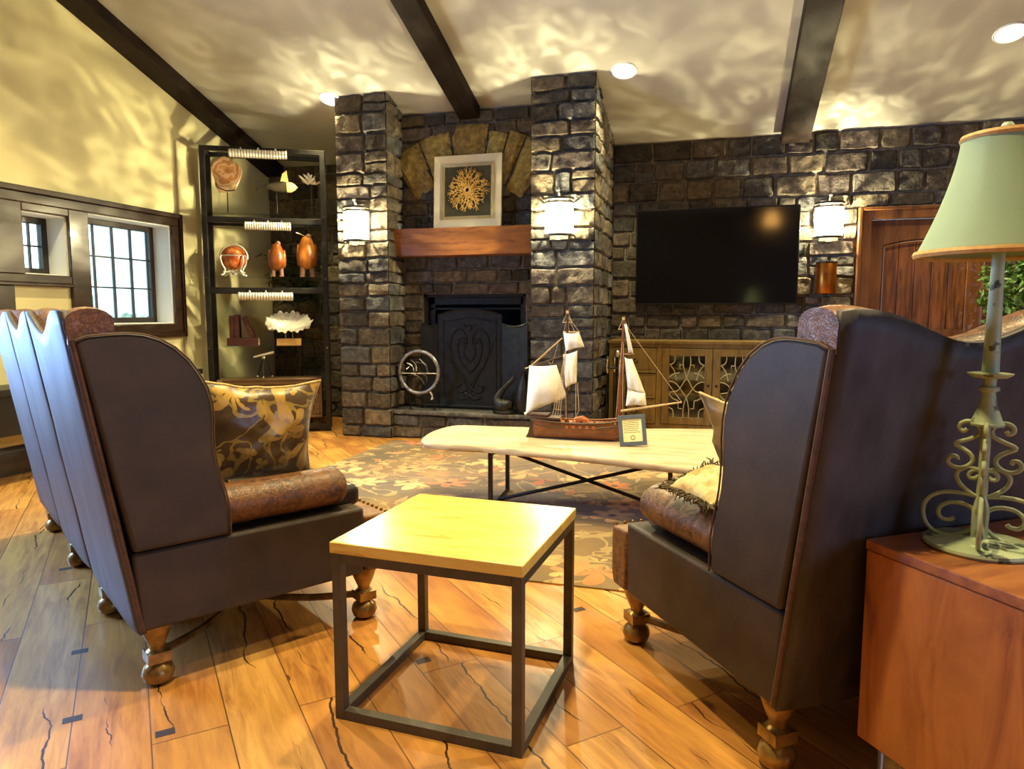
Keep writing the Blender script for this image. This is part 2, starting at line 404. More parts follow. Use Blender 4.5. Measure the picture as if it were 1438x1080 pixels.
    def build(self, name, mats, parent=None, bevel=0.0, seg=2, smooth=35, subsurf=0, label=None, solid=0.0):
        me = bpy.data.meshes.new(name)
        me.from_pydata(self.v, [], self.f)
        for m in (mats if isinstance(mats, (list, tuple)) else [mats]): me.materials.append(m)
        me.polygons.foreach_set('material_index', self.mi)
        if any(c is not None for c in self.col):
            ca = me.color_attributes.new('Col', 'FLOAT_COLOR', 'CORNER')
            for p, c in zip(me.polygons, self.col):
                for li in p.loop_indices: ca.data[li].color = (*(c or (.2, .2, .2)), 1)
        if smooth:
            me.polygons.foreach_set('use_smooth', [True] * len(me.polygons))
            me.set_sharp_from_angle(angle=radians(smooth))
        me.validate(); me.update()
        o = bpy.data.objects.new(name, me); COL.objects.link(o)
        if parent is not None: o.parent = parent
        if solid:
            s = o.modifiers.new('solid', 'SOLIDIFY'); s.thickness = solid; s.offset = 0
        if bevel:
            b = o.modifiers.new('bevel', 'BEVEL'); b.width = bevel; b.segments = seg; b.limit_method = 'ANGLE'; b.angle_limit = radians(40)
            b.harden_normals = False
        if subsurf:
            s = o.modifiers.new('sub', 'SUBSURF'); s.levels = subsurf; s.render_levels = subsurf
        if label: o['label'] = label
        return o

def thing(name, label, cat, loc=(0, 0, 0), rz=0.0, group=None):
    o = bpy.data.objects.new(name, None); COL.objects.link(o)
    o.empty_display_size = .1
    o.location = loc; o.rotation_euler = (0, 0, rz)
    o['label'] = label; o['category'] = cat
    if group: o['group'] = group
    return o
def tag(o, label, cat, group=None):
    o['label'] = label; o['category'] = cat
    if group: o['group'] = group
    return o
def struct(o, label=None, cat=None):
    o['kind'] = 'structure'
    if label: o['label'] = label
    if cat: o['category'] = cat
    return o
def copy_thing(src, loc, rz=None, label=None):
    c = src.copy(); COL.objects.link(c); c.location = loc
    if rz is not None: c.rotation_euler = (0, 0, rz)
    if label: c['label'] = label
    for ch in list(src.children):
        d = ch.copy(); COL.objects.link(d); d.parent = c
        for g in ch.children:
            e = g.copy(); COL.objects.link(e); e.parent = d
    return c
def catmull(pts, n=6, closed=False):
    P = [Vector(p) for p in pts]; out = []; N = len(P)
    rng = range(N) if closed else range(N - 1)
    for i in rng:
        if closed: a, b, c, d = P[i - 1], P[i], P[(i + 1) % N], P[(i + 2) % N]
        else: a, b, c, d = P[max(i - 1, 0)], P[i], P[i + 1], P[min(i + 2, N - 1)]
        for k in range(n):
            t = k / n
            out.append(.5 * ((2 * b) + (c - a) * t + (2 * a - 5 * b + 4 * c - d) * t * t + (3 * b - a - 3 * c + d) * t ** 3))
    if not closed: out.append(P[-1])
    return out

# ------------------------------------------------------------------ camera
H = 1.22
cam = bpy.data.objects.new('Camera', bpy.data.cameras.new('Camera')); COL.objects.link(cam)
cam.data.sensor_width = 36.0; cam.data.lens = 977.76 / 1438 * 36
cam.location = (0, 0, H); cam.rotation_euler = (radians(90 - 5.876), 0, radians(16.20))
cam.data.clip_start = .02
SC.camera = cam

# ------------------------------------------------------------------ room shell
XL, XR, YB, YF = -5.08, 4.4, 7.25, -3.2          # left wall, right wall, stone wall, wall behind the camera
SL = .33
def ceil_z(y):
    return 2.90 + SL * (YB - y) if y > 2.0 else 2.90 + SL * (YB - 2.0) - .2 * (2.0 - y)
T = .25

mb = MB(); mb.box(XL - T, XR + T, YF - T, YB + T, -.15, 0)
mb.m = 1
for (x, y) in [(-1.508, 1.56), (-2.175, 1.877), (-1.828, 1.538), (-.955, 2.161), (-2.954, 2.502), (-.507, 2.735), (-2.3, 1.1), (-.1, 1.35), (.1, 3.2)]:
    R_ = Matrix.Translation((x, y, 0)) @ Matrix.Rotation(radians(-45), 4, 'Z')
    mb.box(-.017, .017, -.026, .026, -.001, .0006, R_)
struct(mb.build('floor', [M['floor'], simple('dark_wood_plug', srgb(52, 40, 34), srgb(62, 48, 40), 30, .5)], smooth=0))

mb = MB()
yr = 2.0
mb.prism([(YB + T, ceil_z(YB) - SL * T), (yr, ceil_z(yr)), (YF - T, ceil_z(YF - T)), (YF - T, ceil_z(YF - T) + .2), (yr, ceil_z(yr) + .2), (YB + T, ceil_z(YB) - SL * T + .2)], XL - T, XR + T, 'x')
struct(mb.build('ceiling', M['ceil'], smooth=0))

# left wall with window openings; the wall is thick so the windows sit in deep reveals
def wall_with_holes(mb, y0, y1, zt, holes, x0, x1):
    """holes (ya,yb,za,zb): columns of boxes between them; top follows the ceiling"""
    ys = sorted({y0, y1, *[h[0] for h in holes], *[h[1] for h in holes], *([yr] if y0 < yr < y1 else [])})
    for a, b in zip(ys[:-1], ys[1:]):
        hs = sorted([h for h in holes if h[0] <= a + 1e-6 and h[1] >= b - 1e-6], key=lambda h: h[2])
        z = 0.0
        for h in hs:
            if h[2] > z: mb.box(x0, x1, a, b, z, h[2])
            z = h[3]
        mb.prism([(a, z), (b, z), (b, zt(b)), (a, zt(a))], x0, x1, 'x')
BIG = (4.70, 5.645, 1.115, 2.055); SMALL = (4.115, 4.515, 1.515, 1.995); REAR = (1.55, 3.15, .75, 2.35)
mb = MB(); wall_with_holes(mb, YF - T, YB + T, ceil_z, [BIG, SMALL, REAR], XL - T, XL)
struct(mb.build('wall_left', M['plaster'], smooth=0))
mb = MB(); wall_with_holes(mb, YF - T, YB + T, ceil_z, [(-1.4, .4, .8, 2.2)], XR, XR + T)
M['umber'] = m_plaster('umber_plaster', srgb(104, 90, 72), srgb(92, 80, 64))
struct(mb.build('wall_right', M['umber'], smooth=0))
mb = MB(); mb.box(XL - T, XR + T, YF - T, YF, 0, ceil_z(YF) + .02)
struct(mb.build('wall_front', M['umber'], smooth=0))

# ---- masonry
rng = random.Random(7)
PAL = [(.135, .112, .084), (.115, .104, .088), (.10, .103, .103), (.16, .133, .094), (.118, .118, .118), (.078, .072, .063), (.185, .15, .10), (.128, .106, .09)]
MORTAR = (.20, .175, .145)
def rows_between(z0, z1, seed, lo=.105, hi=.205, fixed=()):
    r = random.Random(seed); zs = [z0]
    stops = sorted([f for f in fixed if z0 < f < z1] + [z1])
    for s in stops:
        while s - zs[-1] > hi * 1.25:
            zs.append(zs[-1] + r.uniform(lo, min(hi, s - zs[-1] - lo)) if s - zs[-1] - lo > lo else zs[-1] + (s - zs[-1]) / 2)
        zs.append(s)
    return zs
def masonry(mb, O, U, Nn, u0, u1, rows, seed, top=None, holes=(), wlo=.13, whi=.40, pal=PAL, dep=.03, bias=None, ends=0.0):
    """courses of irregular squared stones on the plane O + u*U + z*Z, standing proud along Nn"""
    r = random.Random(seed); O = Vector(O); U = Vector(U); Nn = Vector(Nn)
    def P(u, z, d, zc):
        if zc is not None: z = min(z, zc(u))
        return O + U * u + Vector((0, 0, z)) + Nn * d
    def stone(a, b, c, d):
        if b - a < .03 or d - c < .03: return
        if top is not None and c > top((a + b) / 2) - .03: return
        g = .006
        base = r.choice(pal); k = r.uniform(.72, 1.25)
        if bias: k *= bias((a + b) / 2, (c + d) / 2)
        mb.cc = tuple(x * k for x in base)
        h = dep * r.uniform(.55, 1.35); sd = r.uniform(0, 99)
        nu = max(4, min(12, int((b - a) / .034) + 2)); nv = max(4, min(8, int((d - c) / .03) + 2))
        us = [0, .5 * g / (b - a) + .045] + [i / (nu - 1) for i in range(1, nu - 1)] + [1 - (.5 * g / (b - a) + .045), 1]
        vs_ = [0, .09] + [i / (nv - 1) for i in range(1, nv - 1)] + [.91, 1]
        us = sorted(us); vs_ = sorted(vs_)
        pts = []
        fu = top if top is None else (lambda u: top(u) - .002)
        for j, tv in enumerate(vs_):
            for i, tu in enumerate(us):
                u = a + g + (b - a - 2 * g) * tu; z = c + g + (d - c - 2 * g) * tv
                edge = i in (0, len(us) - 1) or j in (0, len(vs_) - 1)
                q = Vector((u * 7 + seed, z * 7, seed * .37))
                wu = mnoise.noise(q) * .013; wz = mnoise.noise(q + Vector((31, 7, 3))) * .011
                if u < u0 + .02 or u > u1 - .02: wu = 0
                dd = -.004 if edge else h + mnoise.noise(Vector((u * 15, z * 15, sd))) * .014 + mnoise.noise(Vector((u * 48, z * 48, sd))) * .007
                corner = (min(i, len(us) - 1 - i) <= 1) and (min(j, len(vs_) - 1 - j) <= 1)
                if corner and not edge: dd *= .8
                # neighbours at a corner of the building meet as solid quoins
                if ends and i in (0, len(us) - 1) and (abs(u - u0) < .02 or abs(u - u1) < .02):
                    wu = -ends if abs(u - u0) < .02 else ends; wz = 0; dd = ends - (0 if not edge or 0 < j < len(vs_) - 1 else .012)
                pts.append(P(u + wu, z + wz, dd, fu))
        w = len(us)
        flip = U.cross(Vector((0, 0, 1))).dot(Nn) < 0
        fs = [(j * w + i, j * w + i + 1, (j + 1) * w + i + 1, (j + 1) * w + i) for j in range(len(vs_) - 1) for i in range(w - 1)]
        if flip: fs = [f[::-1] for f in fs]
        mb.add(pts, fs)
    for c, d in zip(rows[:-1], rows[1:]):
        spans = [(u0, u1)]
        for (ha, hb, hc, hd) in holes:
            if hc < d - .01 and hd > c + .01:
                ns = []
                for (a, b) in spans:
                    if hb <= a or ha >= b: ns.append((a, b)); continue
                    if ha > a: ns.append((a, ha))
                    if hb < b: ns.append((hb, b))
                spans = ns
        for (a, b) in spans:
            x = a
            while x < b - 1e-4:
                wmax = b - x
                w = r.uniform(wlo, whi)
                if wmax - w < wlo * .9: w = wmax if wmax < whi * 1.35 else wmax / 2
                if d - c > .16 and w < .24 and r.random() < .5:
                    zz = c + (d - c) * r.uniform(.4, .6)
                    stone(x, x + w, c, zz); stone(x, x + w, zz, d)
                else: stone(x, x + w, c, d)
                x += w
    mb.cc = MORTAR

# stone wall at the back
mb = MB(); mb.cc = MORTAR
DX0, DX1, DZ = 1.245, 2.395, 2.19                # door hole incl. frame
for (a, b, c, d) in [(XL - T, DX0, 0, ceil_z(YB)), (DX1, XR + T, 0, ceil_z(YB)), (DX0, DX1, DZ, ceil_z(YB))]:
    mb.box(a, b, YB, YB + T, c, d)
rows_w = rows_between(0, 2.90, 11, .12, .22, [DZ])
masonry(mb, (0, YB, 0), (1, 0, 0), (0, -1, 0), -1.04, 3.3, rows_w, 3, lambda u: 2.895, [(DX0, DX1, 0, DZ)])
masonry(mb, (0, YB, 0), (1, 0, 0), (0, -1, 0), XL, -3.54, rows_w, 5, lambda u: 2.895)
struct(mb.build('wall_back', M['stone'], smooth=32))

# ---- fireplace: two piers, recessed breast, hearth
PY, RY = 6.146, 6.50
fp = thing('fireplace', 'dark fieldstone fireplace with two tall piers, timber mantel and raised hearth', 'fireplace', (-2.3, PY, 0))
def pier(x0, x1, seed, sides):
    mb = MB(); mb.cc = MORTAR
    ox = fp.location
    mb.prism([(PY - ox.y + .012, 0), (YB - ox.y - .002, 0), (YB - ox.y - .002, ceil_z(YB) - .003), (PY - ox.y + .012, ceil_z(PY) - .008)], x0 - ox.x + .012, x1 - ox.x - .012, 'x')
    rows = rows_between(0, 3.29, seed, .10, .20)
    masonry(mb, (-ox.x, PY - ox.y, 0), (1, 0, 0), (0, -1, 0), x0, x1, rows, seed, lambda u: ceil_z(PY) - .006, wlo=.14, whi=.33, ends=.026)
    # outer/inner flanks, u measured along +Y
    y0 = 0
    masonry(mb, (x0 - ox.x, 0, 0), (0, 1, 0), (-1, 0, 0), 0, (YB - PY) if sides[0] == 'wall' else (RY - PY), rows, seed + 1, lambda u: ceil_z(PY + u) - .006, wlo=.14, whi=.34, ends=.026)
    masonry(mb, (x1 - ox.x, 0, 0), (0, 1, 0), (1, 0, 0), 0, (YB - PY) if sides[1] == 'wall' else (RY - PY), rows, seed + 2, lambda u: ceil_z(PY + u) - .006, wlo=.14, whi=.34, ends=.026)
    return mb.build('pier', M['stone'], fp, smooth=32)
pier(-3.515, -3.03, 21, ('wall', 'recess')); pier(-1.58, -1.055, 33, ('recess', 'wall'))
ox = fp.location
FX0, FX1, FZ0, FZ1 = -2.81, -1.75, .275, 1.405
mb = MB(); mb.cc = MORTAR
zt = ceil_z(RY)
for (a, b, c, d) in [(-3.04, FX0, 0, zt - .01), (FX1, -1.57, 0, zt - .01), (FX0, FX1, FZ1, zt - .01)]:
    mb.prism([(RY - ox.y, c), (YB - ox.y - .002, c), (YB - ox.y - .002, min(d, ceil_z(YB) - .004)), (RY - ox.y, d)], a - ox.x, b - ox.x, 'x')
rows = rows_between(FZ0, zt - .01, 44, .11, .2, [FZ1])
masonry(mb, (-ox.x, RY - ox.y, 0), (1, 0, 0), (0, -1, 0), -3.03, -1.58, rows, 45, lambda u: zt - .012, [(FX0, FX1, 0, FZ1)])
mb.build('chimney_breast', M['stone'], fp, smooth=32)
# arch of tan voussoirs over the picture
mb = MB()
tan = [(.44, .34, .11), (.38, .28, .095), (.50, .39, .13), (.36, .25, .085)]
cx, cz, R0, R1 = -2.31, 1.60, .88, 1.37
edges = [-37, -22, -8, 8.5, 17, 24.5, 37]
r_ = random.Random(5)
for k, (a, b) in enumerate(zip(edges[:-1], edges[1:])):
    a_, b_ = radians(a + .35), radians(b - .35)
    mb.cc = tan[(k * 3 + 1) % 4]
    ro = R1 + r_.uniform(-.02, .02) + (.03 if k == 2 else 0); ri = R0 + r_.uniform(-.02, .03)
    nu, nv = 5, 5
    pts = []
    for j in range(nv + 1):
        for i in range(nu + 1):
            an = a_ + (b_ - a_) * i / nu; rr = ri + (ro - ri) * j / nv
            e = i in (0, nu) or j in (0, nv)
            x = cx + sin(an) * rr; z = cz + cos(an) * rr
            x = max(-3.02, min(-1.59, x))
            pts.append(Vector((x - ox.x, RY - ox.y - ((.03) if e else .072 + .012 * mnoise.noise(Vector((x * 9, z * 9, k)))), z)))
    mb.add(pts, [(j * (nu + 1) + i, j * (nu + 1) + i + 1, (j + 1) * (nu + 1) + i + 1, (j + 1) * (nu + 1) + i) for j in range(nv) for i in range(nu)])
mb.build('arch', M['stone'], fp, smooth=32, label='tan voussoir arch above the picture')
# hearth: front course of stones and a slab on top
mb = MB(); mb.cc = MORTAR
HY = 6.21
mb.box(-3.05 - ox.x, -1.56 - ox.x, HY - ox.y, RY + .5 - ox.y, 0, .235)
masonry(mb, (-ox.x, HY - ox.y, 0), (1, 0, 0), (0, -1, 0), -3.03, -1.58, [0, .12, .232], 61, lambda u: .232, wlo=.2, whi=.45)
mb.build('hearth', M['stone'], fp, smooth=32)
mb = MB()
n = 20
poly = [(-3.035, RY + .45), (-3.035, HY - .04)] + [(-3.03 + 1.45 * i / n, HY - .045 + .014 * mnoise.noise(Vector((i * .9, 1.7, 0)))) for i in range(1, n)] + [(-1.575, HY - .04), (-1.575, RY + .45)]
mb.cc = (.15, .145, .14)
mb.prism([(x - ox.x, y - ox.y) for x, y in poly], .236, .272, 'z')
mb.build('hearth_slab', M['stone'], fp, bevel=.008)
# firebox
mb = MB()
fy = YB - .05
for (a, b, c, d, e, f) in [(FX0, FX1, fy - .04, fy, FZ0, FZ1), (FX0, FX0 + .03, RY + .01, fy, FZ0, FZ1), (FX1 - .03, FX1, RY + .01, fy, FZ0, FZ1), (FX0, FX1, RY + .01, fy, FZ1 - .03, FZ1)]:
    mb.box(a - ox.x, b - ox.x, c - ox.y, d - ox.y, e, f)
mb.build('firebox', M['firebrick'], fp, smooth=0)
mb = MB()
for (a, b, c, d) in [(FX0 + .03, FX0 + .1, FZ0, FZ1 - .03), (FX1 - .07, FX1 - .03, FZ0, FZ1 - .03), (FX0 + .03, FX1 - .03, 1.25, 1.272), (FX0 + .03, FX1 - .03, 1.30, FZ1 - .03)]:
    mb.box(a - ox.x, b - ox.x, RY + .06 - ox.y, RY + .09 - ox.y, c, d)
mb.build('firebox_surround', M['iron'], fp, bevel=.003)
# mantel beam
mb = MB()
nx = 16
def mantel(u, v):
    x = -3.035 + 1.42 * u
    a = 2 * pi * v
    cs, sn = cos(a), sin(a)
    yy = .115 * max(-1, min(1, cs * 1.6)); zz = .128 * max(-1, min(1, sn * 1.6))
    w = mnoise.noise(Vector((x * 3, yy * 9, zz * 9))) * .006
    return Vector((x - ox.x, RY - .13 + yy + w - ox.y, 1.893 + zz + w))
mb.grid(mantel, nx, 24)
k = nx + 1
mb.add([mantel(0, j / 24) for j in range(24)], [tuple(range(24))]); mb.add([mantel(1, j / 24) for j in range(24)], [tuple(range(24))[::-1]])
mb.build('mantel', M['mantel'], fp, bevel=0, smooth=40, label='rough red-brown timber mantel beam')

# ---- beams
def beam(x0, x1, yend, label):
    mb = MB(); D = .115
    pts = [(yend, ceil_z(yend) - .001), (2.0, ceil_z(2.0) - .001), (YF, ceil_z(YF) - .001), (YF, ceil_z(YF) - D), (2.0, ceil_z(2.0) - D), (yend, ceil_z(yend) - D)]
    mb.prism(pts, x0, x1, 'x')
    return tag(mb.build('ceiling_beam', M['beam'], bevel=.006), label, 'beam', 'dark ceiling beams')
beam(XL + .003, XL + .225, YB - .03, 'dark timber ceiling beam running along the cream window wall')
beam(-2.395, -2.19, RY - .05, 'dark timber ceiling beam ending above the picture over the mantel')
beam(.545, .80, YB - .05, 'dark timber ceiling beam ending on the stone wall near the television')

# ---- baseboard
mb = MB(); mb.prism([(XL, 0), (XL + .022, 0), (XL + .022, .17), (XL + .012, .2), (XL + .006, .215), (XL, .215)], YF, YB - .03, 'y')
struct(mb.build('baseboard_left', M['trim']))

# ---- windows
def window(name, hole, cols, rws, xg=-5.30):
    ya, yb, za, zb = hole
    r = thing(name, 'dark sashed window', 'window', (xg, ya, za)); del r['label']; del r['category']
    r['kind'] = 'structure'
    w, h = yb - ya, zb - za
    e = .003
    mb = MB()   # painted reveal boards
    d0, d1 = .0, XL - xg - .004
    for (a, b, c, d) in [(e, .012, e, h - e), (w - .012, w - e, e, h - e), (.012, w - .012, e, .012), (.012, w - .012, h - .012, h - e)]:
        mb.box(-.03, d1, a, b, c, d)
    mb.build('reveal', M['white'], r, smooth=0, label='white painted reveal')
    mb = MB(); s = .05
    for (a, b, c, d) in [(.012, .012 + s, .012, h - .012), (w - s - .012, w - .012, .012, h - .012), (.012 + s, w - s - .012, .012, .012 + s), (.012 + s, w - s - .012, h - .012 - s, h - .012)]:
        mb.box(-.025, .03, a, b, c, d)
    mb.build('sash', M['sash'], r, bevel=.003)
    mb = MB(); i0, i1, j0, j1 = .012 + s, w - s - .012, .012 + s, h - s - .012
    for k in range(1, cols):
        y = i0 + (i1 - i0) * k / cols; mb.box(-.012, .012, y - .006, y + .006, j0, j1)
    for k in range(1, rws):
        z = j0 + (j1 - j0) * k / rws; mb.box(-.0125, .0125, i0, i1, z - .006, z + .006)
    mb.build('muntins', M['sash'], r, smooth=0)
    mb = MB(); mb.box(-.003, .003, i0, i1, j0, j1); mb.build('pane', M['glass'], r, smooth=0)
    return r
window('window_1', BIG, 4, 3); window('window_2', SMALL, 3, 2)
window('window_3', REAR, 6, 3)
# timber surround of the two windows: one stepped trim
mb = MB()
def tb(y0, y1, z0, z1, t=.03): mb.box(XL - .002, XL + t, y0, y1, z0, z1)
tb(3.32, 5.755, 2.055, 2.13); tb(3.32, 5.77, 2.13, 2.175, .05); tb(5.645, 5.755, 1.03, 2.055); tb(4.515, 4.70, 1.03, 2.055); tb(4.70, 5.645, 1.03, 1.115)
tb(3.3, 4.115, 1.515, 2.055); tb(4.115, 4.515, 1.995, 2.055); tb(3.3, 4.515, 1.45, 1.515); tb(3.3, 4.515, 1.425, 1.45, .05)
tb(5.735, 5.77, 1.005, 2.13, .048); tb(4.515, 5.77, .985, 1.03, .048); tb(3.3, 4.02, 1.0, 1.425)
mb.build('trim_1', M['trim'], bevel=.006); struct(bpy.data.objects['trim_1'])

# outside: terrace, hedge, teal arch
mb = MB(); mb.box(-30, XL - T - .02, -12, 20, -.3, -.2)
struct(mb.build('ground_terrace', M['garden'], smooth=0))
def blob_hedge(x0, x1, y0, y1, z1, seed):
    mb = MB(); r = random.Random(seed)
    for i in range(1500):
        p = Vector((r.uniform(x0, x1), r.uniform(y0, y1), -.2 + (z1 + .2) * r.random() ** .6))
        s = r.uniform(.05, .11); a = Vector((r.gauss(0, 1), r.gauss(0, 1), r.gauss(0, 1))).normalized(); b = a.orthogonal().normalized(); c = a.cross(b)
        mb.add([p - b * s, p + c * s * .5, p + b * s, p - c * s * .5], [(0, 1, 2, 3)])
    return mb
hedge = blob_hedge(-10.5, -9.5, 2, 14, 1.2, 4).build('garden_hedge', M['hedge'], smooth=0)
tag(hedge, 'pale green hedge seen through the gridded window', 'hedge')
mb = MB()
mb.prism([(6.9, -.2), (8.3, -.2), (8.3, 1.45)] + [(7.6 + .7 * cos(a), 1.45 + .28 * sin(a)) for a in [pi * i / 12 for i in range(13)]][1:-1] + [(6.9, 1.45)], -9.0, -8.9, 'x')
tag(mb.build('garden_shed', M['teal'], bevel=.01), 'teal arched garden structure outside the small window', 'shed')

# ---- door in the stone wall
dr = thing('door_1', 'x', 'x', (DX0, YB, 0)); del dr['label']; del dr['category']; dr['kind'] = 'structure'
mb = MB(); W = DX1 - DX0
for (a, b, c, d) in [(.003, .115, 0, DZ - .003), (W - .115, W - .003, 0, DZ - .003), (.115, W - .115, DZ - .115, DZ - .003)]:
    mb.box(a, b, -.07, .12, c, d)
for (a, b, c, d) in [(.003, .035, 0, DZ - .003), (W - .035, W - .003, 0, DZ - .003), (.035, W - .035, DZ - .035, DZ - .003)]:
    mb.box(a, b, -.085, -.07, c, d)
mb.build('door_frame', M['door'], dr, bevel=.006)
mb = MB(); x0, x1 = .118, W - .118; zt_ = DZ - .118
def archz(x, base, rise): 
    t = (x - x0) / (x1 - x0) * 2 - 1
    return base + rise * (1 - t * t)
s = .11
mb.box(x0, x0 + s, -.01, .04, .01, zt_); mb.box(x1 - s, x1, -.01, .04, .01, zt_); mb.box(x0 + s, x1 - s, -.01, .04, .01, .22); mb.box(x0 + s, x1 - s, -.01, .04, .95, 1.07)
n = 14
top_poly = [(x0 + s, zt_), (x0 + s, archz(x0 + s, 1.80, .09))] + [(x0 + s + (x1 - x0 - 2 * s) * i / n, archz(x0 + s + (x1 - x0 - 2 * s) * i / n, 1.80, .09)) for i in range(1, n)] + [(x1 - s, archz(x1 - s, 1.80, .09)), (x1 - s, zt_)]
mb.prism(top_poly, -.01, .04, 'y')
mb.box(x0 + .01, x1 - .01, .036, .05, .012, zt_ - .004)
mb.build('door_leaf', M['door'], dr, bevel=.005)
mb = MB()
for i in range(5):
    a = x0 + s + (x1 - x0 - 2 * s) * i / 5; b = x0 + s + (x1 - x0 - 2 * s) * (i + 1) / 5
    mb.box(a + .002, b - .002, .012, .035, .22, .95); mb.box(a + .002, b - .002, .012, .035, 1.07, 1.93)
mb.build('door_panel', M['doorpanel'], dr, bevel=.004)
mb = MB(); mb.tube(catmull([(x0 + s + .012, -.012, 1.09), (x0 + s + .012, -.012, 1.5), (x0 + s + .012, -.012, archz(x0 + s, 1.79, .09) - .01)] , 4), .008, 6)
mb.tube([(x0 + s + (x1 - x0 - 2 * s) * i / n, -.012, archz(x0 + s + (x1 - x0 - 2 * s) * i / n, 1.79, .09) - .008) for i in range(n + 1)], .008, 6)
mb.build('door_molding', M['door'], dr)

# ------------------------------------------------------------------ lights in the room
LK = 1.0
def downlight(x, y, label=None, power=330):
    z = ceil_z(y)
    sl = math.atan(SL) if y > 2 else -math.atan(.2)
    if label is not None:
        r = thing('ceiling_downlight', label, 'light', (x, y, z), 0, 'recessed ceiling downlights')
        r.rotation_euler = (-sl, 0, 0)
        mb = MB(); mb.lathe([(.0, -.004), (.098, -.004)], seg=28); mb.build('lens', M['downlight'], r, label='glowing warm-white lens')
        mb = MB(); mb.lathe([(.096, -.002), (.098, -.008), (.108, -.008), (.114, -.001)], seg=28); mb.build('trim_ring', M['white'], r)
    L = bpy.data.lights.new('downlight_lamp', 'SPOT'); L.energy = power * LK; L.color = (1.0, .81, .40); L.spot_size = radians(100); L.spot_blend = .5; L.shadow_soft_size = .07
    o = bpy.data.objects.new('downlight_lamp', L); COL.objects.link(o); o.location = (x, y, z - .03 - (.0 if label else 0))
    return o
downlight(-3.60, 6.16, 'round ceiling downlight between the shelf unit and the fireplace', 200)
downlight(-.80, 6.16, 'round ceiling downlight beside the tall stone pier, above the television', 200)
downlight(2.02, 6.15, 'round ceiling downlight above the lampshade, nearest the door', 200)
for x, y, p_ in ((-3.6, 3.3, 520), (-.8, 3.3, 430), (2.02, 3.3, 430), (-.8, 1.45, 560)): downlight(x, y, None, p_)

def gobo_point(name, loc, power, color, lo, hi, scale, size=.03):
    """lamp behind rippled glass: its brightness changes with direction"""
    L = bpy.data.lights.new(name, 'POINT'); L.energy = power; L.color = color; L.shadow_soft_size = size
    L.use_nodes = True; t = L.node_tree; t.nodes.clear()
    g = t.nodes.new('ShaderNodeNewGeometry'); mp = t.nodes.new('ShaderNodeMapping'); n = t.nodes.new('ShaderNodeTexNoise'); r = t.nodes.new('ShaderNodeValToRGB')
    e = t.nodes.new('ShaderNodeEmission'); o = t.nodes.new('ShaderNodeOutputLight')
    mp.inputs['Scale'].default_value = scale
    n.inputs['Scale'].default_value = 1.0; n.inputs['Detail'].default_value = 3; n.inputs['Distortion'].default_value = 1.6
    r.color_ramp.elements[0].position = .46; r.color_ramp.elements[0].color = (lo, lo, lo, 1)
    r.color_ramp.elements[1].position = .72; r.color_ramp.elements[1].color = (hi, hi, hi, 1)
    t.links.new(g.outputs['Incoming'], mp.inputs['Vector']); t.links.new(mp.outputs[0], n.inputs['Vector'])
    t.links.new(n.outputs[0], r.inputs[0]); t.links.new(r.outputs[0], e.inputs['Strength']); t.links.new(e.outputs[0], o.inputs[0])
    ob = bpy.data.objects.new(name, L); COL.objects.link(ob); ob.location = loc
    return ob

# ---- sconces
def sconce(x, y, z, label):
    """half-round wall lantern: back plate, bands, bars, finial, lit glass"""
    r = thing('wall_sconce', label, 'wall light', (x, y, z), 0, 'half-round stone wall sconces')
    R_ = .125
    mb = MB(); mb.box(-.085, .085, -.012, .0, -.19, .19); mb.build('back_plate', M['blackmetal'], r, bevel=.003)
    A = (pi, 2 * pi)
    mb = MB(); mb.lathe([(R_ - .004, -.145), (R_, -.145), (R_, .12), (R_ - .004, .12)], seg=18, arc=A)
    mb.build('glass_shade', M['sconceglow'], r, label='brightly lit frosted glass')
    for zz, h_ in ((-.165, .022), (.118, .014), (.148, .022)):
        mb = MB(); mb.lathe([(R_ - .004, zz), (R_ + .008, zz), (R_ + .008, zz + h_), (R_ - .004, zz + h_), (R_ - .004, zz)], seg=18, arc=A); mb.build('band', M['blackmetal'], r)
    for a in (pi * 1.2, pi * 1.5, pi * 1.8):
        mb = MB(); mb.cyl(((R_ + .004) * cos(a), (R_ + .004) * sin(a), .118), ((R_ + .004) * cos(a), (R_ + .004) * sin(a), .16), .004, seg=6); mb.build('cage_bar', M['blackmetal'], r)
    mb = MB(); mb.cyl((0, -.008, .19), (0, -.05, .22), .012, .009); mb.ball((0, -.055, .235), .018); mb.cyl((0, -.055, .18), (0, -.055, .23), .006)
    mb.build('finial', M['blackmetal'], r)
    mb = MB(); mb.lathe([(0, -.2), (.028, -.197), (.02, -.175), (0, -.17)], (0, -.05, 0), 12); mb.build('knob', M['blackmetal'], r)
    gobo_point('sconce_lamp', (x, y - .055, z + .02), 115, (1.0, .86, .50), .6, 2.2, (5, 5, 9))
    return r
sconce(-3.315, PY - .045, 2.055, 'lit half-round wall sconce on the pier next to the shelf unit')
sconce(-1.34, PY - .045, 2.05, 'lit half-round wall sconce on the taller pier right of the mantel')
sconce(.995, YB - .05, 2.075, 'lit half-round wall sconce between the television and the wooden door')

# daylight
W_ = bpy.data.worlds.new('World'); SC.world = W_; W_.use_nodes = True
nt = W_.node_tree; bg = nt.nodes['Background']
bg.inputs[0].default_value = (.72, .88, 1.0, 1); bg.inputs[1].default_value = 4.0
def area(name, loc, rot, sx, sy, power, color):
    L = bpy.data.lights.new(name, 'AREA'); L.shape = 'RECTANGLE'; L.size = sx; L.size_y = sy; L.energy = power; L.color = color
    o = bpy.data.objects.new(name, L); COL.objects.link(o); o.location = loc; o.rotation_euler = rot
    return o
area('window_daylight', (XL - T - .25, 2.35, 1.6), (0, radians(-90), 0), 1.7, 1.8, 520, (.29, .48, 1.0))
area('side_window_daylight', (XR + T + .2, -.5, 1.5), (0, radians(90), 0), 1.4, 1.8, 50, (.22, .38, 1.0))

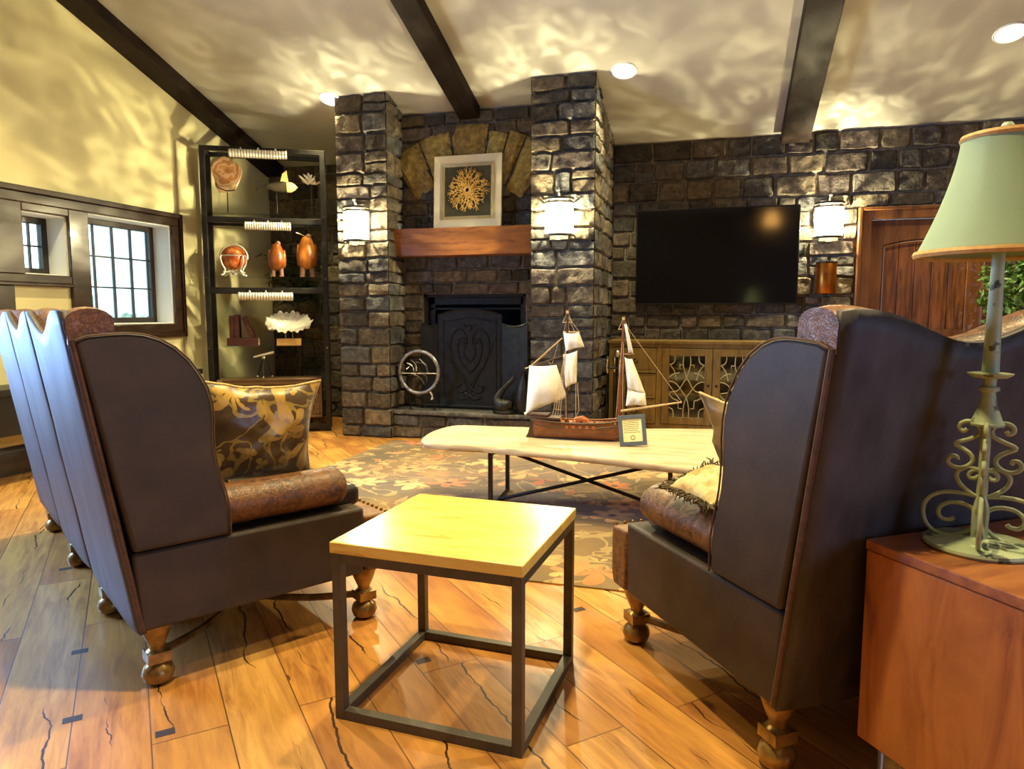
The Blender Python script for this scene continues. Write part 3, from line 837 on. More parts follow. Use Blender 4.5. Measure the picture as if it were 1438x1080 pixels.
SC.view_settings.view_transform = 'Standard'; SC.view_settings.look = 'None'; SC.view_settings.gamma = 1.0
SC.view_settings.exposure = 0.18
SC.cycles.use_denoising = True
#PART2
# ------------------------------------------------------------------ sofas
LS = 2.13; BAY = .71
def crest_z(x): return 1.193 + .04 * cos(2 * pi * x / BAY)
def d_out(z): return -.055 - .155 * (z - .2)
WING = [(-.0675, .47), (-.19, 1.14), (-.155, 1.153), (-.1, 1.158), (-.05, 1.16), (-.005, 1.155), (.04, 1.14), (.084, 1.112), (.125, 1.07), (.155, 1.022), (.178, .975), (.19, .925), (.193, .87), (.19, .82), (.191, .77), (.197, .72), (.208, .67), (.222, .62), (.232, .56), (.232, .47)]
def make_sofa(loc, rz, label):
    r = thing('wingback_sofa', label, 'sofa', loc, rz, 'matching brown leather wingback sofas')
    X0, X1 = -.062, LS + .062
    # base
    mb = MB(); mb.prism([(-.057, .205), (-.07, .468), (.742, .468), (.735, .205)], X0, X1, 'x')
    mb.build('seat_frame', M['leather'], r, bevel=.012)
    # three panels of the outer back, a little pillowed, meeting at seams
    for k in range(3):
        mb = MB(); xa, xb = X0 + .004 if k == 0 else BAY * k, X1 - .004 if k == 2 else BAY * (k + 1)
        def fn(u, v, xa=xa, xb=xb):
            x = xa + (xb - xa) * u
            zt = crest_z(x) - .004
            z = .2 + (zt - .2) * v
            puff = .012 * (1 - abs(2 * u - 1) ** 6) + .003 * mnoise.noise(Vector((x * 5, z * 5, k)))
            return Vector((x, d_out(z) - puff + .006, z))
        mb.grid(fn, 18, 22)
        mb.build('back_panel', M['leather_back'], r, solid=.02, label='smooth leather outer back panel')
    # crest roll: tooled leather over the top, following the humps
    mb = MB(); ns = 72; ring = 12
    def sec(x):
        zt = crest_z(x); o = d_out(zt) + .006; w = .125
        pts = [(o + .004, zt - .10), (o - .001, zt - .03)]
        for i in range(1, 8):
            a = pi - pi * i / 8
            pts.append((o + w / 2 + w / 2 * cos(a), zt - .03 + .036 * sin(a)))
        pts += [(o + w, zt - .03), (o + w + .004, zt - .10)]
        return pts
    xs = [X0 + .001 + (X1 - X0 - .002) * i / ns for i in range(ns + 1)]
    npt = len(sec(0)); vs = [Vector((x, d, z)) for x in xs for d, z in sec(x)]
    fs = [(i * npt + j, i * npt + (j + 1) % npt, (i + 1) * npt + (j + 1) % npt, (i + 1) * npt + j) for i in range(ns) for j in range(npt)]
    fs += [tuple(range(npt))[::-1], tuple(ns * npt + j for j in range(npt))]
    mb.add(vs, fs); mb.build('crest_roll', M['tooled'], r, smooth=50, label='tooled brown leather top roll')
    for k in range(3):
        mb = MB(); mb.prism([(d_out(.45) + .03, .45), (d_out(.96) + .03, .96), (d_out(.96) + .135, .96), (d_out(.45) + .16, .45)], (0 if k == 0 else BAY * k) + .004, BAY * (k + 1) - .004, 'x')
        mb.build('back_cushion', M['tooled'], r, bevel=.03, seg=3)
    for (xa, xb) in ((X0 - .006, X0 + .085), (X1 - .085, X1 + .006)):
        near = xa > 1
        mb = MB(); mb.prism(WING, xa, xb, 'x'); w = mb.build('wing', M['leather'], r, bevel=.014, seg=3)
        out = xa if not near else xb
        mb = MB(); mb.tube([(out, d, z) for d, z in WING[1:]], .003, 6); sg = -1 if near else 1; mb.tube([(out + sg * .006, d_out(z) + .005, z) for z in (.21, .5, .8, 1.0, 1.14)], .0085, 8)
        mb.build('piping', M['piping'], w)
        # arm roll
        mb = MB(); xc = (X0 + .092) if not near else (X1 - .092)
        def arm(u, v):
            d = .17 + .515 * u; a = 2 * pi * v
            e = 1.0
            if u > .93: e = sqrt(max(0, 1 - ((u - .93) / .07) ** 2 * .45))
            for sd in (.33, .66): e -= .035 * math.exp(-((u - sd) / .012) ** 2)
            return Vector((xc + .088 * e * cos(a), d, .553 + .073 * e * sin(a)))
        nu, nv = 60, 22
        vs = [arm(i / nu, j / nv) for i in range(nu + 1) for j in range(nv)]
        fs = [(i * nv + j, i * nv + (j + 1) % nv, (i + 1) * nv + (j + 1) % nv, (i + 1) * nv + j) for i in range(nu) for j in range(nv)]
        fs += [tuple(range(nv))[::-1], tuple(nu * nv + j for j in range(nv))]
        mb.add(vs, fs); mb.build('arm_roll', M['tooled'], r, smooth=50, label='tooled leather arm roll')
    for k in range(3):
        xa, xb = (.02 if k == 0 else BAY * k), (LS - .02 if k == 2 else BAY * (k + 1))
        mb = MB(); mb.box(xa + .006, xb - .006, .1, .775, .455, .538)
        mb.build('seat_cushion', M['darkleather'], r, bevel=.025, seg=3, label='dark leather seat cushion')
    mb = MB(); mb.prism([(.735, .235), (.75, .207), (.835, .207), (.85, .26), (.85, .4), (.843, .43), (.735, .435)], X0 - .004, X1 + .004, 'x')
    fr = mb.build('front_rail', M['tooled'], r, bevel=.012, seg=3, label='tooled leather front rail')
    mb = MB()
    for i in range(64): mb.ball((X0 + .012 + (X1 - X0 - .024) * i / 63, .842, .432), .0075, 6, 4)
    nt_ = mb.build('nail_trim', M['brass'], fr); nt_['kind'] = 'stuff'
    prof = [(0, 0), (.022, 0), (.043, .012), (.051, .034), (.045, .056), (.027, .072), (.034, .078)]
    prof2 = [(.034, .112), (.024, .12), (.024, .13), (.034, .152), (.044, .178), (.05, .2), (.05, .212)]
    for dd in (0.0, .765):
        for k in range(4):
            x = BAY * k
            mb = MB(); mb.lathe(prof, (x, dd, 0), 18); mb.box(x - .036, x + .036, dd - .036, dd + .036, .078, .112); mb.lathe(prof2, (x, dd, 0), 18)
            mb.build('leg', M['goldwood'], r, label='gilt turned wooden leg')
    for k in range(3):
        mb = MB(); xc = BAY * (k + .5); yc = .3825
        for sx in (-1, 1):
            for (yy, sy) in ((0, -1), (.765, 1)):
                xe = xc + sx * BAY / 2
                pts = catmull([(xe - sx * .02, yy - sy * .02, .095), (xe - sx * .10, yy - sy * .17, .095), (xc + sx * .12, yc + sy * .075, .095), (xc, yc, .095)], 6)
                mb.tube(pts, .017, 6, flat=.75)
        mb.build('stretcher', M['goldwood'], r, label='curved gilt stretcher')
    return r
rzL = atan2(-.544, .839); rzR = atan2(.578, .816)
Ls = Vector((-1.743, 1.788, 0)); uL = Vector((.839, -.544, 0)); dL = Vector((.544, .839, 0))
Rs = Vector((.193, 1.9, 0)); uR = Vector((.816, .578, 0)); dR = Vector((-.578, .816, 0))
sofaL = make_sofa(Ls - uL * LS, rzL, 'brown leather wingback sofa with gold floral pillow, near the windows')
sofaR = copy_thing(sofaL, Rs, rzR, 'brown leather wingback sofa with fringed cream pillow, in front of the wooden end table')

# ---- pillows
def pillow(name, mat, label, cat, w, h, t, mtx, seed=1, ear=.06, cord=None, fringe=None, wr=.012, group=None):
    """two puffed faces meeting in a seam with pulled-out corners"""
    r = thing(name, label, cat, (0, 0, 0), 0, group)
    r.matrix_world = mtx
    n = 22
    def out(u, v):
        x = 2 * u - 1; y = 2 * v - 1
        k = 1 + ear * (abs(x * y) ** 3) - .05 * (1 - y * y) * abs(x) ** 4 - .05 * (1 - x * x) * abs(y) ** 4
        return x * w / 2 * k, y * h / 2 * k
    def face(s):
        def fn(u, v):
            x = 2 * u - 1; y = 2 * v - 1
            a, b = out(u, v)
            e = (max(0, 1 - abs(x) ** 2.6) * max(0, 1 - abs(y) ** 2.6)) ** .55
            nz = mnoise.noise(Vector((x * 2.6 + seed, y * 2.6, s * 3))) + .5 * mnoise.noise(Vector((x * 6 + seed, y * 5, s * 5)))
            return Vector((a + nz * wr * .5 * e, b + nz * wr * .3, s * (t / 2 * e + nz * wr * e)))
        return fn
    mb = MB()
    mb.grid(face(1), n, n)
    b = len(mb.v)
    g = [face(-1)(i / n, j / n) for j in range(n + 1) for i in range(n + 1)]
    mb.add(g, [(j * (n + 1) + i, (j + 1) * (n + 1) + i, (j + 1) * (n + 1) + i + 1, j * (n + 1) + i + 1) for j in range(n) for i in range(n)])
    mb.build('cover', mat, r, smooth=80)
    per = [(i / n, 0) for i in range(n)] + [(1, i / n) for i in range(n)] + [(1 - i / n, 1) for i in range(n)] + [(0, 1 - i / n) for i in range(n)]
    if cord:
        mb = MB(); mb.tube([face(1)(u, v) for u, v in per], .0055, 6, closed=True); mb.build('cord', cord, r, smooth=80)
    if fringe:
        mb = MB(); rr = random.Random(seed)
        for u, v in per:
            for q in range(3):
                p = face(1)(u, v); d = Vector((p.x, p.y, 0)).normalized()
                p = p + Vector((rr.uniform(-.008, .008), rr.uniform(-.008, .008), 0))
                mb.tube([p, p + d * .02 + Vector((0, 0, rr.uniform(-.008, .008))), p + d * rr.uniform(.022, .032) + Vector((rr.uniform(-.01, .01), rr.uniform(-.01, .01), rr.uniform(-.015, .015)))], [.003, .003, .0015], 5)
        f = mb.build('fringe', fringe, r); f['kind'] = 'stuff'
    return r
def frame(ax, ay, az, o):
    m = Matrix((ax, ay, az)).transposed().to_4x4(); m.translation = o; return m
Z = Vector((0, 0, 1))
def on_L(s, d, z): return Ls - uL * s + dL * d + Z * z       # s: distance from the near end
def on_R(s, d, z): return Rs + uR * s + dR * d + Z * z
# floral pillow standing on the seat against the arm
tl = radians(-7)
nrm = (uL * cos(tl) + Z * sin(tl)).normalized(); upv = nrm.cross(dL).normalized(); upv = -upv if upv.z < 0 else upv
ax = dL; ay = upv; az = ax.cross(ay)
rot = Matrix.Rotation(radians(-4), 4, 'Z')
pillow('floral_pillow', M['pillow'], 'gold and olive floral satin pillow leaning inside the sofa arm', 'pillow', .44, .37, .17, frame(ax, ay, az, on_L(.21, .435, .762)) @ rot, 3, .1, M['goldcord'], wr=.02)
# second cushion further along the seat, a corner of it shows
tl = radians(24)
nb = (dL * cos(tl) + Z * sin(tl)).normalized(); ub = (Z * cos(tl) - dL * sin(tl)).normalized()
pillow('satin_pillow', M['satin'], 'bronze satin pillow with gold cord behind the floral pillow', 'pillow', .46, .46, .15, frame(-uL, ub, (-uL).cross(ub), on_L(.58, .26, .785)), 5, .14, M['goldcord'], wr=.02)
# right sofa
tl = radians(16)
nrm = (-uR * cos(tl) - Z * sin(tl)).normalized()
up2 = (Z * cos(tl) - uR * sin(tl)).normalized()
pillow('corded_satin_pillow', M['satin'], 'bronze satin pillow with gold cord peeking past the wing of the end-table sofa', 'pillow', .46, .36, .13, frame(dR, up2, dR.cross(up2), on_R(.215, .365, .756)) @ Matrix.Rotation(radians(-3), 4, 'Z'), 9, .14, M['goldcord'], wr=.02)
tl = radians(20)
a2 = (uR * cos(tl) + Z * sin(tl)).normalized()
pillow('cream_pillow', M['fur'], 'cream and gold pillow with dark fringe lying on the sofa arm', 'pillow', .17, .23, .07, frame(a2, dR, a2.cross(dR), on_R(.035, .375, .688)), 7, .06, None, M['fringe'], wr=.012)

# ------------------------------------------------------------------ side table between the sofas
def side_table():
    r = thing('side_table', 'square side table with honey wood top on an open black steel frame', 'table', (-1.068, 1.764, 0), radians(-2.93))
    w, d, h, b = .593, .579, .55, .03
    mb = MB(); mb.box(-.004, w + .004, -.004, d + .004, h - .034, h); mb.build('tabletop', M['tabletop'], r, bevel=.003, label='honey-coloured wood top')
    for (x, y) in ((0, 0), (w - b, 0), (0, d - b), (w - b, d - b)):
        mb = MB(); mb.box(x, x + b, y, y + b, 0, h - .034); mb.build('leg', M['blackmetal'], r, bevel=.0015)
    for z0 in (.0, h - .034 - b):
        for (x0, x1, y0, y1) in ((b, w - b, 0, b), (b, w - b, d - b, d), (0, b, b, d - b), (w - b, w, b, d - b)):
            mb = MB(); mb.box(x0, x1, y0, y1, z0 + .0005, z0 + b); mb.build('rail', M['blackmetal'], r, bevel=.0015)
side_table()

# ------------------------------------------------------------------ rug
mb = MB(); mb.box(-2.93, 1.3, 2.965, 6.0, 0.0005, .009)
rg = mb.build('area_rug', M['rug'], bevel=.003)
tag(rg, 'brown floral area rug with orange and cream blossoms under the coffee table', 'rug')

# ------------------------------------------------------------------ coffee table
def coffee_table():
    r = thing('coffee_table', 'long live-edge coffee table with a pale slab on thin black legs', 'table', (-.7, 4.25, 0))
    o = Vector((-.7, 4.25))
    P = [(-1.80, 4.56), (-1.72, 4.645), (-1.45, 4.665), (-1.15, 4.70), (-.8, 4.77), (-.5, 4.85), (-.2, 4.93), (.05, 4.98), (.35, 5.0), (.47, 4.9), (.5, 4.3), (.46, 3.72), (.35, 3.62), (.12, 3.63), (0, 3.655), (-.25, 3.705), (-.52, 3.775), (-.9, 3.86), (-1.1, 3.885), (-1.27, 3.92), (-1.45, 3.92), (-1.62, 3.93), (-1.73, 3.965), (-1.80, 4.12), (-1.83, 4.35)]
    pts = [p.xy - o for p in catmull([(x, y, 0) for x, y in P], 4, True)]
    c = sum(pts, Vector((0, 0))) / len(pts)
    rings = [(.965, .378), (.99, .383), (1.0, .398), (.999, .411), (.99, .4185), (.978, .42)]
    mb = MB(); n = len(pts); vs = []
    for k, (s, z) in enumerate(rings):
        for i, p in enumerate(pts):
            w = .006 * mnoise.noise(Vector((p.x * 6, p.y * 6, k))) if 0 < k < 5 else 0
            q = c + (p - c) * s
            vs.append((q.x + w, q.y + w, z))
    fs = [(k * n + i, (k + 1) * n + i, (k + 1) * n + (i + 1) % n, k * n + (i + 1) % n) for k in range(5) for i in range(n)]
    fs += [tuple(range(n)), tuple(5 * n + i for i in range(n))[::-1]]
    mb.add(vs, [f[::-1] for f in fs]); mb.build('tabletop', M['slab'], r, smooth=50, label='pale live-edge wood slab')
    b = .0125
    for (x, y) in ((-1.29, 3.97), (-1.33, 4.47), (-.215, 3.9), (-.14, 4.6)):
        mb = MB(); mb.box(x - b - o.x, x + b - o.x, y - b - o.y, y + b - o.y, .01, .38); mb.build('leg', M['black'], r, bevel=.002)
    for xa, ya, yb in ((-1.31, 3.97, 4.47), (-.18, 3.9, 4.6)):
        for z in (.02, .355):
            mb = MB(); mb.tube([(xa + (.02 if ya == 3.97 else -.035) - o.x, ya - o.y, z), (xa - (.02 if ya == 3.97 else -.04) - o.x, yb - o.y, z)], .0105, 6); mb.build('foot_rail', M['black'], r)
    A, B = (-1.31, 4.22), (-.18, 4.19)
    for za, zb in ((.02, .35), (.35, .02)):
        mb = MB(); mb.tube([(A[0] - o.x, A[1] - o.y - (.012 if za < .1 else -.012), za), (B[0] - o.x, B[1] - o.y - (.012 if za < .1 else -.012), zb)], .0115, 6); mb.build('cross_brace', M['black'], r)
coffee_table()

# ------------------------------------------------------------------ ship model
def ship():
    r = thing('model_ship', 'wooden model sailing ship with white sails on the coffee table', 'model ship', (-.82, 4.30, .4205))
    # hull by stations along x: (x, keel z, deck z, half breadth)
    st = [(-.275, .0, .128, .05), (-.22, .0, .122, .062), (-.12, .0, .116, .07), (0, 0, .114, .073), (.12, 0, .118, .07), (.22, .0, .128, .06), (.30, .006, .145, .04), (.36, .03, .165, .012)]
    mb = MB(); m = 11; vs = []
    for (x, k, d, b) in st:
        for j in range(m):
            t = -1 + 2 * j / (m - 1); a = abs(t)
            y = b * (1 - (1 - a) ** 2.6) * (1 if t > 0 else -1) if a > 0 else 0
            z = k + (d - k) * a ** 1.25
            vs.append((x, y * 1.0, z))
    fs = [(i * m + j, i * m + j + 1, (i + 1) * m + j + 1, (i + 1) * m + j) for i in range(len(st) - 1) for j in range(m - 1)]
    fs += [tuple(range(m))[::-1], tuple((len(st) - 1) * m + j for j in range(m))]
    fs = [f[::-1] for f in fs]
    mb.add(vs, fs); h = mb.build('hull', M['shipwood'], r, smooth=50)
    mb = MB()
    for s in (-1, 1):
        for q in (.0, -.03): mb.tube([(x, s * (b + .004 + q * .12), d + q) for x, k, d, b in st], .006 if q == 0 else .0035, 6)
    mb.build('wale', M['shipdark'], h)
    mb = MB()
    for s in (-1, 1):
        for i in range(5): mb.box(-.06 + i * .042, -.042 + i * .042, s * .0735 - .003, s * .0735 + .003, .082, .102)
    mb.build('gunports', M['shiporange'], h, label='orange gun ports')
    mb = MB(); mb.prism([(-.285, .108), (-.27, 0), (-.335, 0), (-.32, .03), (-.3, .108)], -.008, .008, 'y'); mb.prism([(-.262, .105), (-.255, 0), (-.262, 0), (-.276, .105)], -.01, .01, 'y')
    mb.build('rudder', M['shipdark'], r, bevel=.002)
    mb = MB(); mb.prism([(x, b - .006) for x, k, d, b in st] + [(x, -(b - .006)) for x, k, d, b in st[::-1]], .106, .112, 'z'); mb.build('deck', M['shiporange'], r)
    mb = MB(); mb.prism([(-.30, -.048), (-.10, -.066), (-.10, .066), (-.30, .048)], .125, .142, 'z'); mb.prism([(-.31, -.045), (-.18, -.055), (-.18, .055), (-.31, .045)], .142, .160, 'z')
    mb.build('quarterdeck', M['shipdark'], r, bevel=.003)
    mb = MB(); mb.prism([(-.02, .112), (.075, .112), (.075, .128), (.03, .150), (-.02, .138)], -.035, .035, 'y'); mb.build('hatch', M['shiporange'], r, bevel=.002)
    rr = random.Random(2)
    for i in range(9):
        x = -.09 + i * .042
        mb = MB(); mb.lathe([(0, 0), (.006, 0), (.0085, .009), (.006, .018), (0, .018)], (x, -.05 - .006 * (i % 2), .1125), 10); mb.build('barrel', M['shipwood'] if i % 2 else M['rope'], r)
    mb = MB()
    for i in range(16):
        x = -.09 + i * .024; mb.cyl((x, -.066 - .004 * (1 - abs(x) * 3), .112), (x, -.066 - .004 * (1 - abs(x) * 3), .142), .002, seg=5)
    mb.tube([(-.1, -.067, .142), (0, -.07, .142), (.13, -.066, .143), (.27, -.047, .155)], .0025, 5); mb.build('rail', M['shiporange'], r)
    # masts
    def mast(x, zt, rad, mat, rake=0):
        mb = MB(); mb.tube([(x, 0, .11), (x + rake, 0, zt)], [rad, rad * .6], 10); mb.build('mast', mat, r)
    mast(-.072, .80, .010, M['shipdark'], .004); mast(.262, .762, .0125, M['shipwood'], .022)
    for (x, z, s) in ((-.068, .775, .03), (.282, .735, .03)):
        mb = MB(); mb.tube([(x - s, 0, z - .035), (x + s, 0, z - .035)], .0035, 6); mb.tube([(x - s, 0, z - .035), (x, 0, z + .03), (x + s, 0, z - .035)], .0028, 6); mb.box(x - .008, x + .008, -.008, .008, z + .02, z + .04); mb.build('crosstree', M['rope'], r)
    # spars
    mb = MB(); mb.tube([(-.34, -.004, .445), (-.31, 0, .455), (-.10, 0, .642)], .005, 6); mb.build('gaff', M['rope'], r)
    mb = MB(); mb.tube([(-.33, 0, .448), (-.03, 0, .553), (.0, 0, .57)], .005, 6); mb.build('yard', M['shipdark'], r)
    mb = MB(); mb.tube([(-.095, 0, .680), (.012, 0, .680)], .0045, 6); mb.build('yard', M['rope'], r)
    mb = MB(); mb.tube([(.26, 0, .19), (.64, 0, .262)], [.009, .0045], 8); mb.build('bowsprit', M['rope'], r)
    mb = MB(); mb.tube([(.24, 0, .55), (.335, 0, .545)], .004, 6); mb.build('yard', M['shipwood'], r)
    def sail(q, belly, waves=2, n=12, name='sail'):
        """quad tl,tr,br,bl in (x,z)"""
        tl_, tr_, br_, bl_ = [Vector((a, b)) for a, b in q]
        mb = MB()
        def fn(u, v):
            p = (tl_ * (1 - u) + tr_ * u) * (1 - v) + (bl_ * (1 - u) + br_ * u) * v
            k = sin(pi * u) * sin(pi * min(1, v * 1.0)) * belly
            return Vector((p.x, -.006 - k + .006 * sin(u * waves * 2 * pi + v * 3) * v, p.y + .012 * sin(pi * u) * (v - .5) * 1.2))
        mb.grid(fn, n, n); mb.build(name, M['sail'], r, solid=.0025, smooth=80)
    sail([(-.312, .465), (-.135, .472), (-.065, .265), (-.335, .150)], .045)
    sail([(-.093, .677), (.008, .678), (.042, .588), (-.075, .558)], .02)
    sail([(-.092, .540), (-.002, .566), (-.006, .36), (-.075, .325)], .02)
    sail([(.286, .735), (.300, .735), (.348, .545), (.318, .555)], .01, n=8)
    sail([(.292, .53), (.338, .52), (.425, .30), (.315, .33)], .02)
    sail([(.315, .335), (.422, .31), (.43, .232), (.305, .226)], .018)
    # rigging
    mb = MB()
    def ln(a, b, rad=.0014): mb.cyl(a, b, rad, seg=4)
    for x in (-.15, -.133, -.116, -.099): ln((x, -.06, .135), (-.072, 0, .60))
    for i in range(9):
        t = i / 10; z = .15 + (.6 - .15) * t
        xa = -.15 + (.078) * t; xb = -.099 + .027 * t
        ln((xa, -.058 * (1 - t), z), (xb, -.058 * (1 - t), z), .0011)
    for x in (-.09, -.055, -.02, .008): ln((x, 0, .68), (-.068, 0, .78))
    for a, b in (((-.31, 0, .455), (-.2, 0, .54)), ((-.2, 0, .5), (-.17, 0, .475)), ((-.12, 0, .63), (-.165, 0, .475)), ((-.01, 0, .36), (0, -.05, .14)), ((.0, -.05, .14), (.02, -.05, .2)), ((.02, -.05, .2), (.0, 0, .36)),
                 ((.64, 0, .262), (.284, 0, .74)), ((.25, -.045, .15), (.28, 0, .70)), ((.29, -.04, .15), (.283, 0, .70)), ((-.075, 0, .33), (-.06, -.05, .13)), ((-.33, 0, .155), (-.345, 0, .14))):
        ln(a, b)
    mb.build('rigging', M['rope'], r)
    mb = MB(); mb.ball((-.335, -.01, .155), .01, 8, 6); mb.ball((-.322, .0, .168), .008, 8, 6); mb.build('stern_lantern', M['sail'], r)
ship()
# plaque leaning on the ship
pr_ = thing('framed_plaque', 'small slate-blue framed note leaning against the model ship', 'plaque', (-.448, 4.155, .428))
pr_.rotation_euler = (radians(-13), radians(-5), radians(9)); 
mb = MB(); w, h_ = .162, .185; f = .024
for (a, b, c, d) in ((-w / 2, w / 2, 0, f), (-w / 2, w / 2, h_ - f, h_), (-w / 2, -w / 2 + f, f, h_ - f), (w / 2 - f, w / 2, f, h_ - f)): mb.box(a, b, -.008, .008, c, d)
mb.build('frame', M['blueframe'], pr_, bevel=.002)
mb = MB(); mb.box(-w / 2 + f, w / 2 - f, -.002, .004, f, h_ - f); sh = mb.build('sheet', M['paper'], pr_, smooth=0)
mb = MB(); rr = random.Random(4)
for i in range(7):
    z = h_ - f - .014 - i * .0115; x = -w / 2 + f + .008; xe = w / 2 - f - rr.uniform(.008, .03)
    while x < xe:
        l = rr.uniform(.004, .012); mb.box(x, min(x + l, xe), -.0026, -.002, z, z + .0035); x += l + .003
for k in range(10):
    a = 2 * pi * k / 10; mb.box(-.001 + .012 * cos(a) - .003, .012 * cos(a) + .003, -.0026, -.002, .048 + .012 * sin(a) - .002, .048 + .012 * sin(a) + .002)
wr_ = mb.build('writing', M['ink'], sh, smooth=0); wr_['kind'] = 'stuff'
# ------------------------------------------------------------------ shelf unit (étagère)
EO = Vector((-3.79, 6.33, 0)); EA = radians(29); ee = Vector((cos(EA), sin(EA), 0)); en = Vector((-sin(EA), cos(EA), 0))
EW, ED, EH = 1.165, .33, 2.825
def at_e(s, d, z): return EO + ee * s + en * d + Z * z
def etagere():
    r = thing('shelf_unit', 'tall dark metal shelf unit with glass shelves and a wooden chest in its base', 'shelf', EO, EA)
    p = .046
    for (x, y) in ((-EW, 0), (-p, 0), (-EW, ED - p), (-p, ED - p)):
        mb = MB(); mb.box(x, x + p, y, y + p, 0, EH - p); mb.build('post', M['gun'], r, bevel=.002)
    for z in (EH - p,):
        for (x0, x1, y0, y1) in ((-EW, 0, 0, p), (-EW, 0, ED - p, ED), (-EW, -EW + p, p, ED - p), (-p, 0, p, ED - p)):
            mb = MB(); mb.box(x0, x1, y0, y1, z, z + p); mb.build('top_rail', M['gun'], r, bevel=.002)
    for z in (2.10, 1.415):
        for y in (0.004, ED - p + .004):
            mb = MB(); mb.box(-EW + p, -p, y, y + p - .008, z, z + .055); mb.build('cross_rail', M['gun'], r, bevel=.002)
    mb = MB(); mb.box(-EW + p, -p, .004, p - .004, .03, .08); mb.build('cross_rail', M['gun'], r, bevel=.002)
    for z in (2.185, 1.57, .878):
        mb = MB(); mb.box(-EW + .012, -.012, .008, ED - .008, z, z + .010); sh = mb.build('glass_shelf', M['glass'], r, smooth=0, label='clear glass shelf')
        for x in (-EW + .02, -.02):
            mb = MB(); mb.cyl((x, -.012, z - .012), (x, .02, z - .012), .011, seg=10); mb.build('shelf_pin', M['chrome'], sh)
    # picture lights under the front rails
    for (s0, s1, z) in ((-.885, -.35, EH - p + .004), (-.765, -.335, 2.097), (-.85, -.335, 1.412)):
        mb = MB(); mb.tube([(s0, -.05, z - .03)] + [(s0 + (s1 - s0) * q / 40, -.05, z - .03) for q in range(1, 40)] + [(s1, -.05, z - .03)], [.036] + [.042 if q % 2 else .037 for q in range(1, 40)] + [.036], 16)
        pl = mb.build('picture_light', M['silver'], r, label='brushed silver picture light')
        for t in (.2, .5, .8):
            mb = MB(); x = s0 + (s1 - s0) * t; mb.tube([(x, .01, z + .025), (x, -.04, z + .028), (x, -.045, z + .002)], .007, 8); mb.ball((x, -.045, z + .014), .012, 8, 6); mb.build('bracket', M['chrome'], pl)
        for x in (s0 + .01, s1 - .01):
            mb = MB(); mb.ball((x, -.045, z - .062), .008, 8, 6); mb.ball((x, -.045, z + .008), .008, 8, 6); mb.build('screw', M['chrome'], pl)
    # chest
    x0, x1, z0, z1 = -1.09, -.085, .15, .555
    mb = MB(); t = .022
    mb.box(x0, x1, -.004, .30, z1 - t, z1); mb.box(x0, x1, -.004, .30, z0, z0 + t); mb.box(x0, x0 + t, -.004, .30, z0 + t, z1 - t); mb.box(x1 - t, x1, -.004, .30, z0 + t, z1 - t); mb.box(x0 + t, x1 - t, .28, .30, z0 + t, z1 - t)
    f = .085
    for (a, b, c, d) in ((x0 + t, x0 + f, z0 + t, z1 - t), (x1 - f, x1 - t, z0 + t, z1 - t), (x0 + f, x1 - f, z1 - .06, z1 - t), (x0 + f, x1 - f, z0 + t, z0 + .06)): mb.box(a, b, 0, .02, c, d)
    ch = mb.build('chest', M['chestwood'], r, bevel=.003, label='old wooden two-door chest')
    xm = (x0 + x1) / 2
    for (a, b, kx) in ((x0 + f + .003, xm - .003, xm - .085), (xm + .003, x1 - f - .003, xm + .085)):
        mb = MB(); mb.box(a, b, .006, .024, z0 + .063, z1 - .063); mb.box(a + .06, a + .066, .003, .007, z0 + .063, z1 - .063); mb.build('door', M['chestwood'], ch, bevel=.002)
        mb = MB(); mb.tube([(kx + .02 * cos(q), -.004, .345 + .02 * sin(q)) for q in [2 * pi * i / 14 for i in range(14)]], .0045, 6, closed=True); mb.cyl((kx, -.01, .37), (kx, .008, .37), .009); mb.build('ring_pull', M['chrome'], ch)
    mb = MB()
    for x in (x0 + .04, x1 - .04):
        for i in range(6): mb.ball((x, -.003, z0 + .05 + i * .06), .007, 8, 5)
    mb.build('studs', M['chrome'], ch)
    for x, sx in ((x0, 1), (x1, -1)):
        mb = MB(); mb.box(min(x, x + sx * .05), max(x, x + sx * .05), -.009, -.005, z1 - .03, z1 + .003); mb.box(min(x, x + sx * .05), max(x, x + sx * .05), -.009, .05, z1 + .0005, z1 + .004); mb.build('corner_bracket', M['chrome'], ch)
etagere()
def eth(name, label, cat, s, d, z, group=None, rz=0): return thing(name, label, cat, at_e(s, d, z), EA + rz, group)
ZT, ZM, ZL = 2.1955, 1.5805, .8885
# agate slice
r = eth('agate_slice', 'large polished tan agate slice on a thin black stand, top glass shelf', 'mineral', -.945, .15, ZT)
mb = MB(); n = 40
def ag(a): return 1 + .07 * sin(3 * a + 1) + .05 * sin(5 * a) + .04 * mnoise.noise(Vector((cos(a) * 2, sin(a) * 2, 3)))
poly = [(.135 * ag(2 * pi * i / n) * cos(2 * pi * i / n), .385 + .172 * ag(2 * pi * i / n) * sin(2 * pi * i / n)) for i in range(n)]
mb.prism(poly, -.012, .012, 'y'); mb.build('slice', M['agate'], r, bevel=.004)
mb = MB(); mb.box(-.055, .055, -.04, .04, 0, .012); mb.cyl((0, 0, .01), (0, .014, .24), .006, seg=8); mb.tube([(-.1, -.012, .3), (-.08, -.016, .255), (0, -.016, .225), (.08, -.016, .235)], .005, 6); mb.build('stand', M['black'], r, bevel=.001)
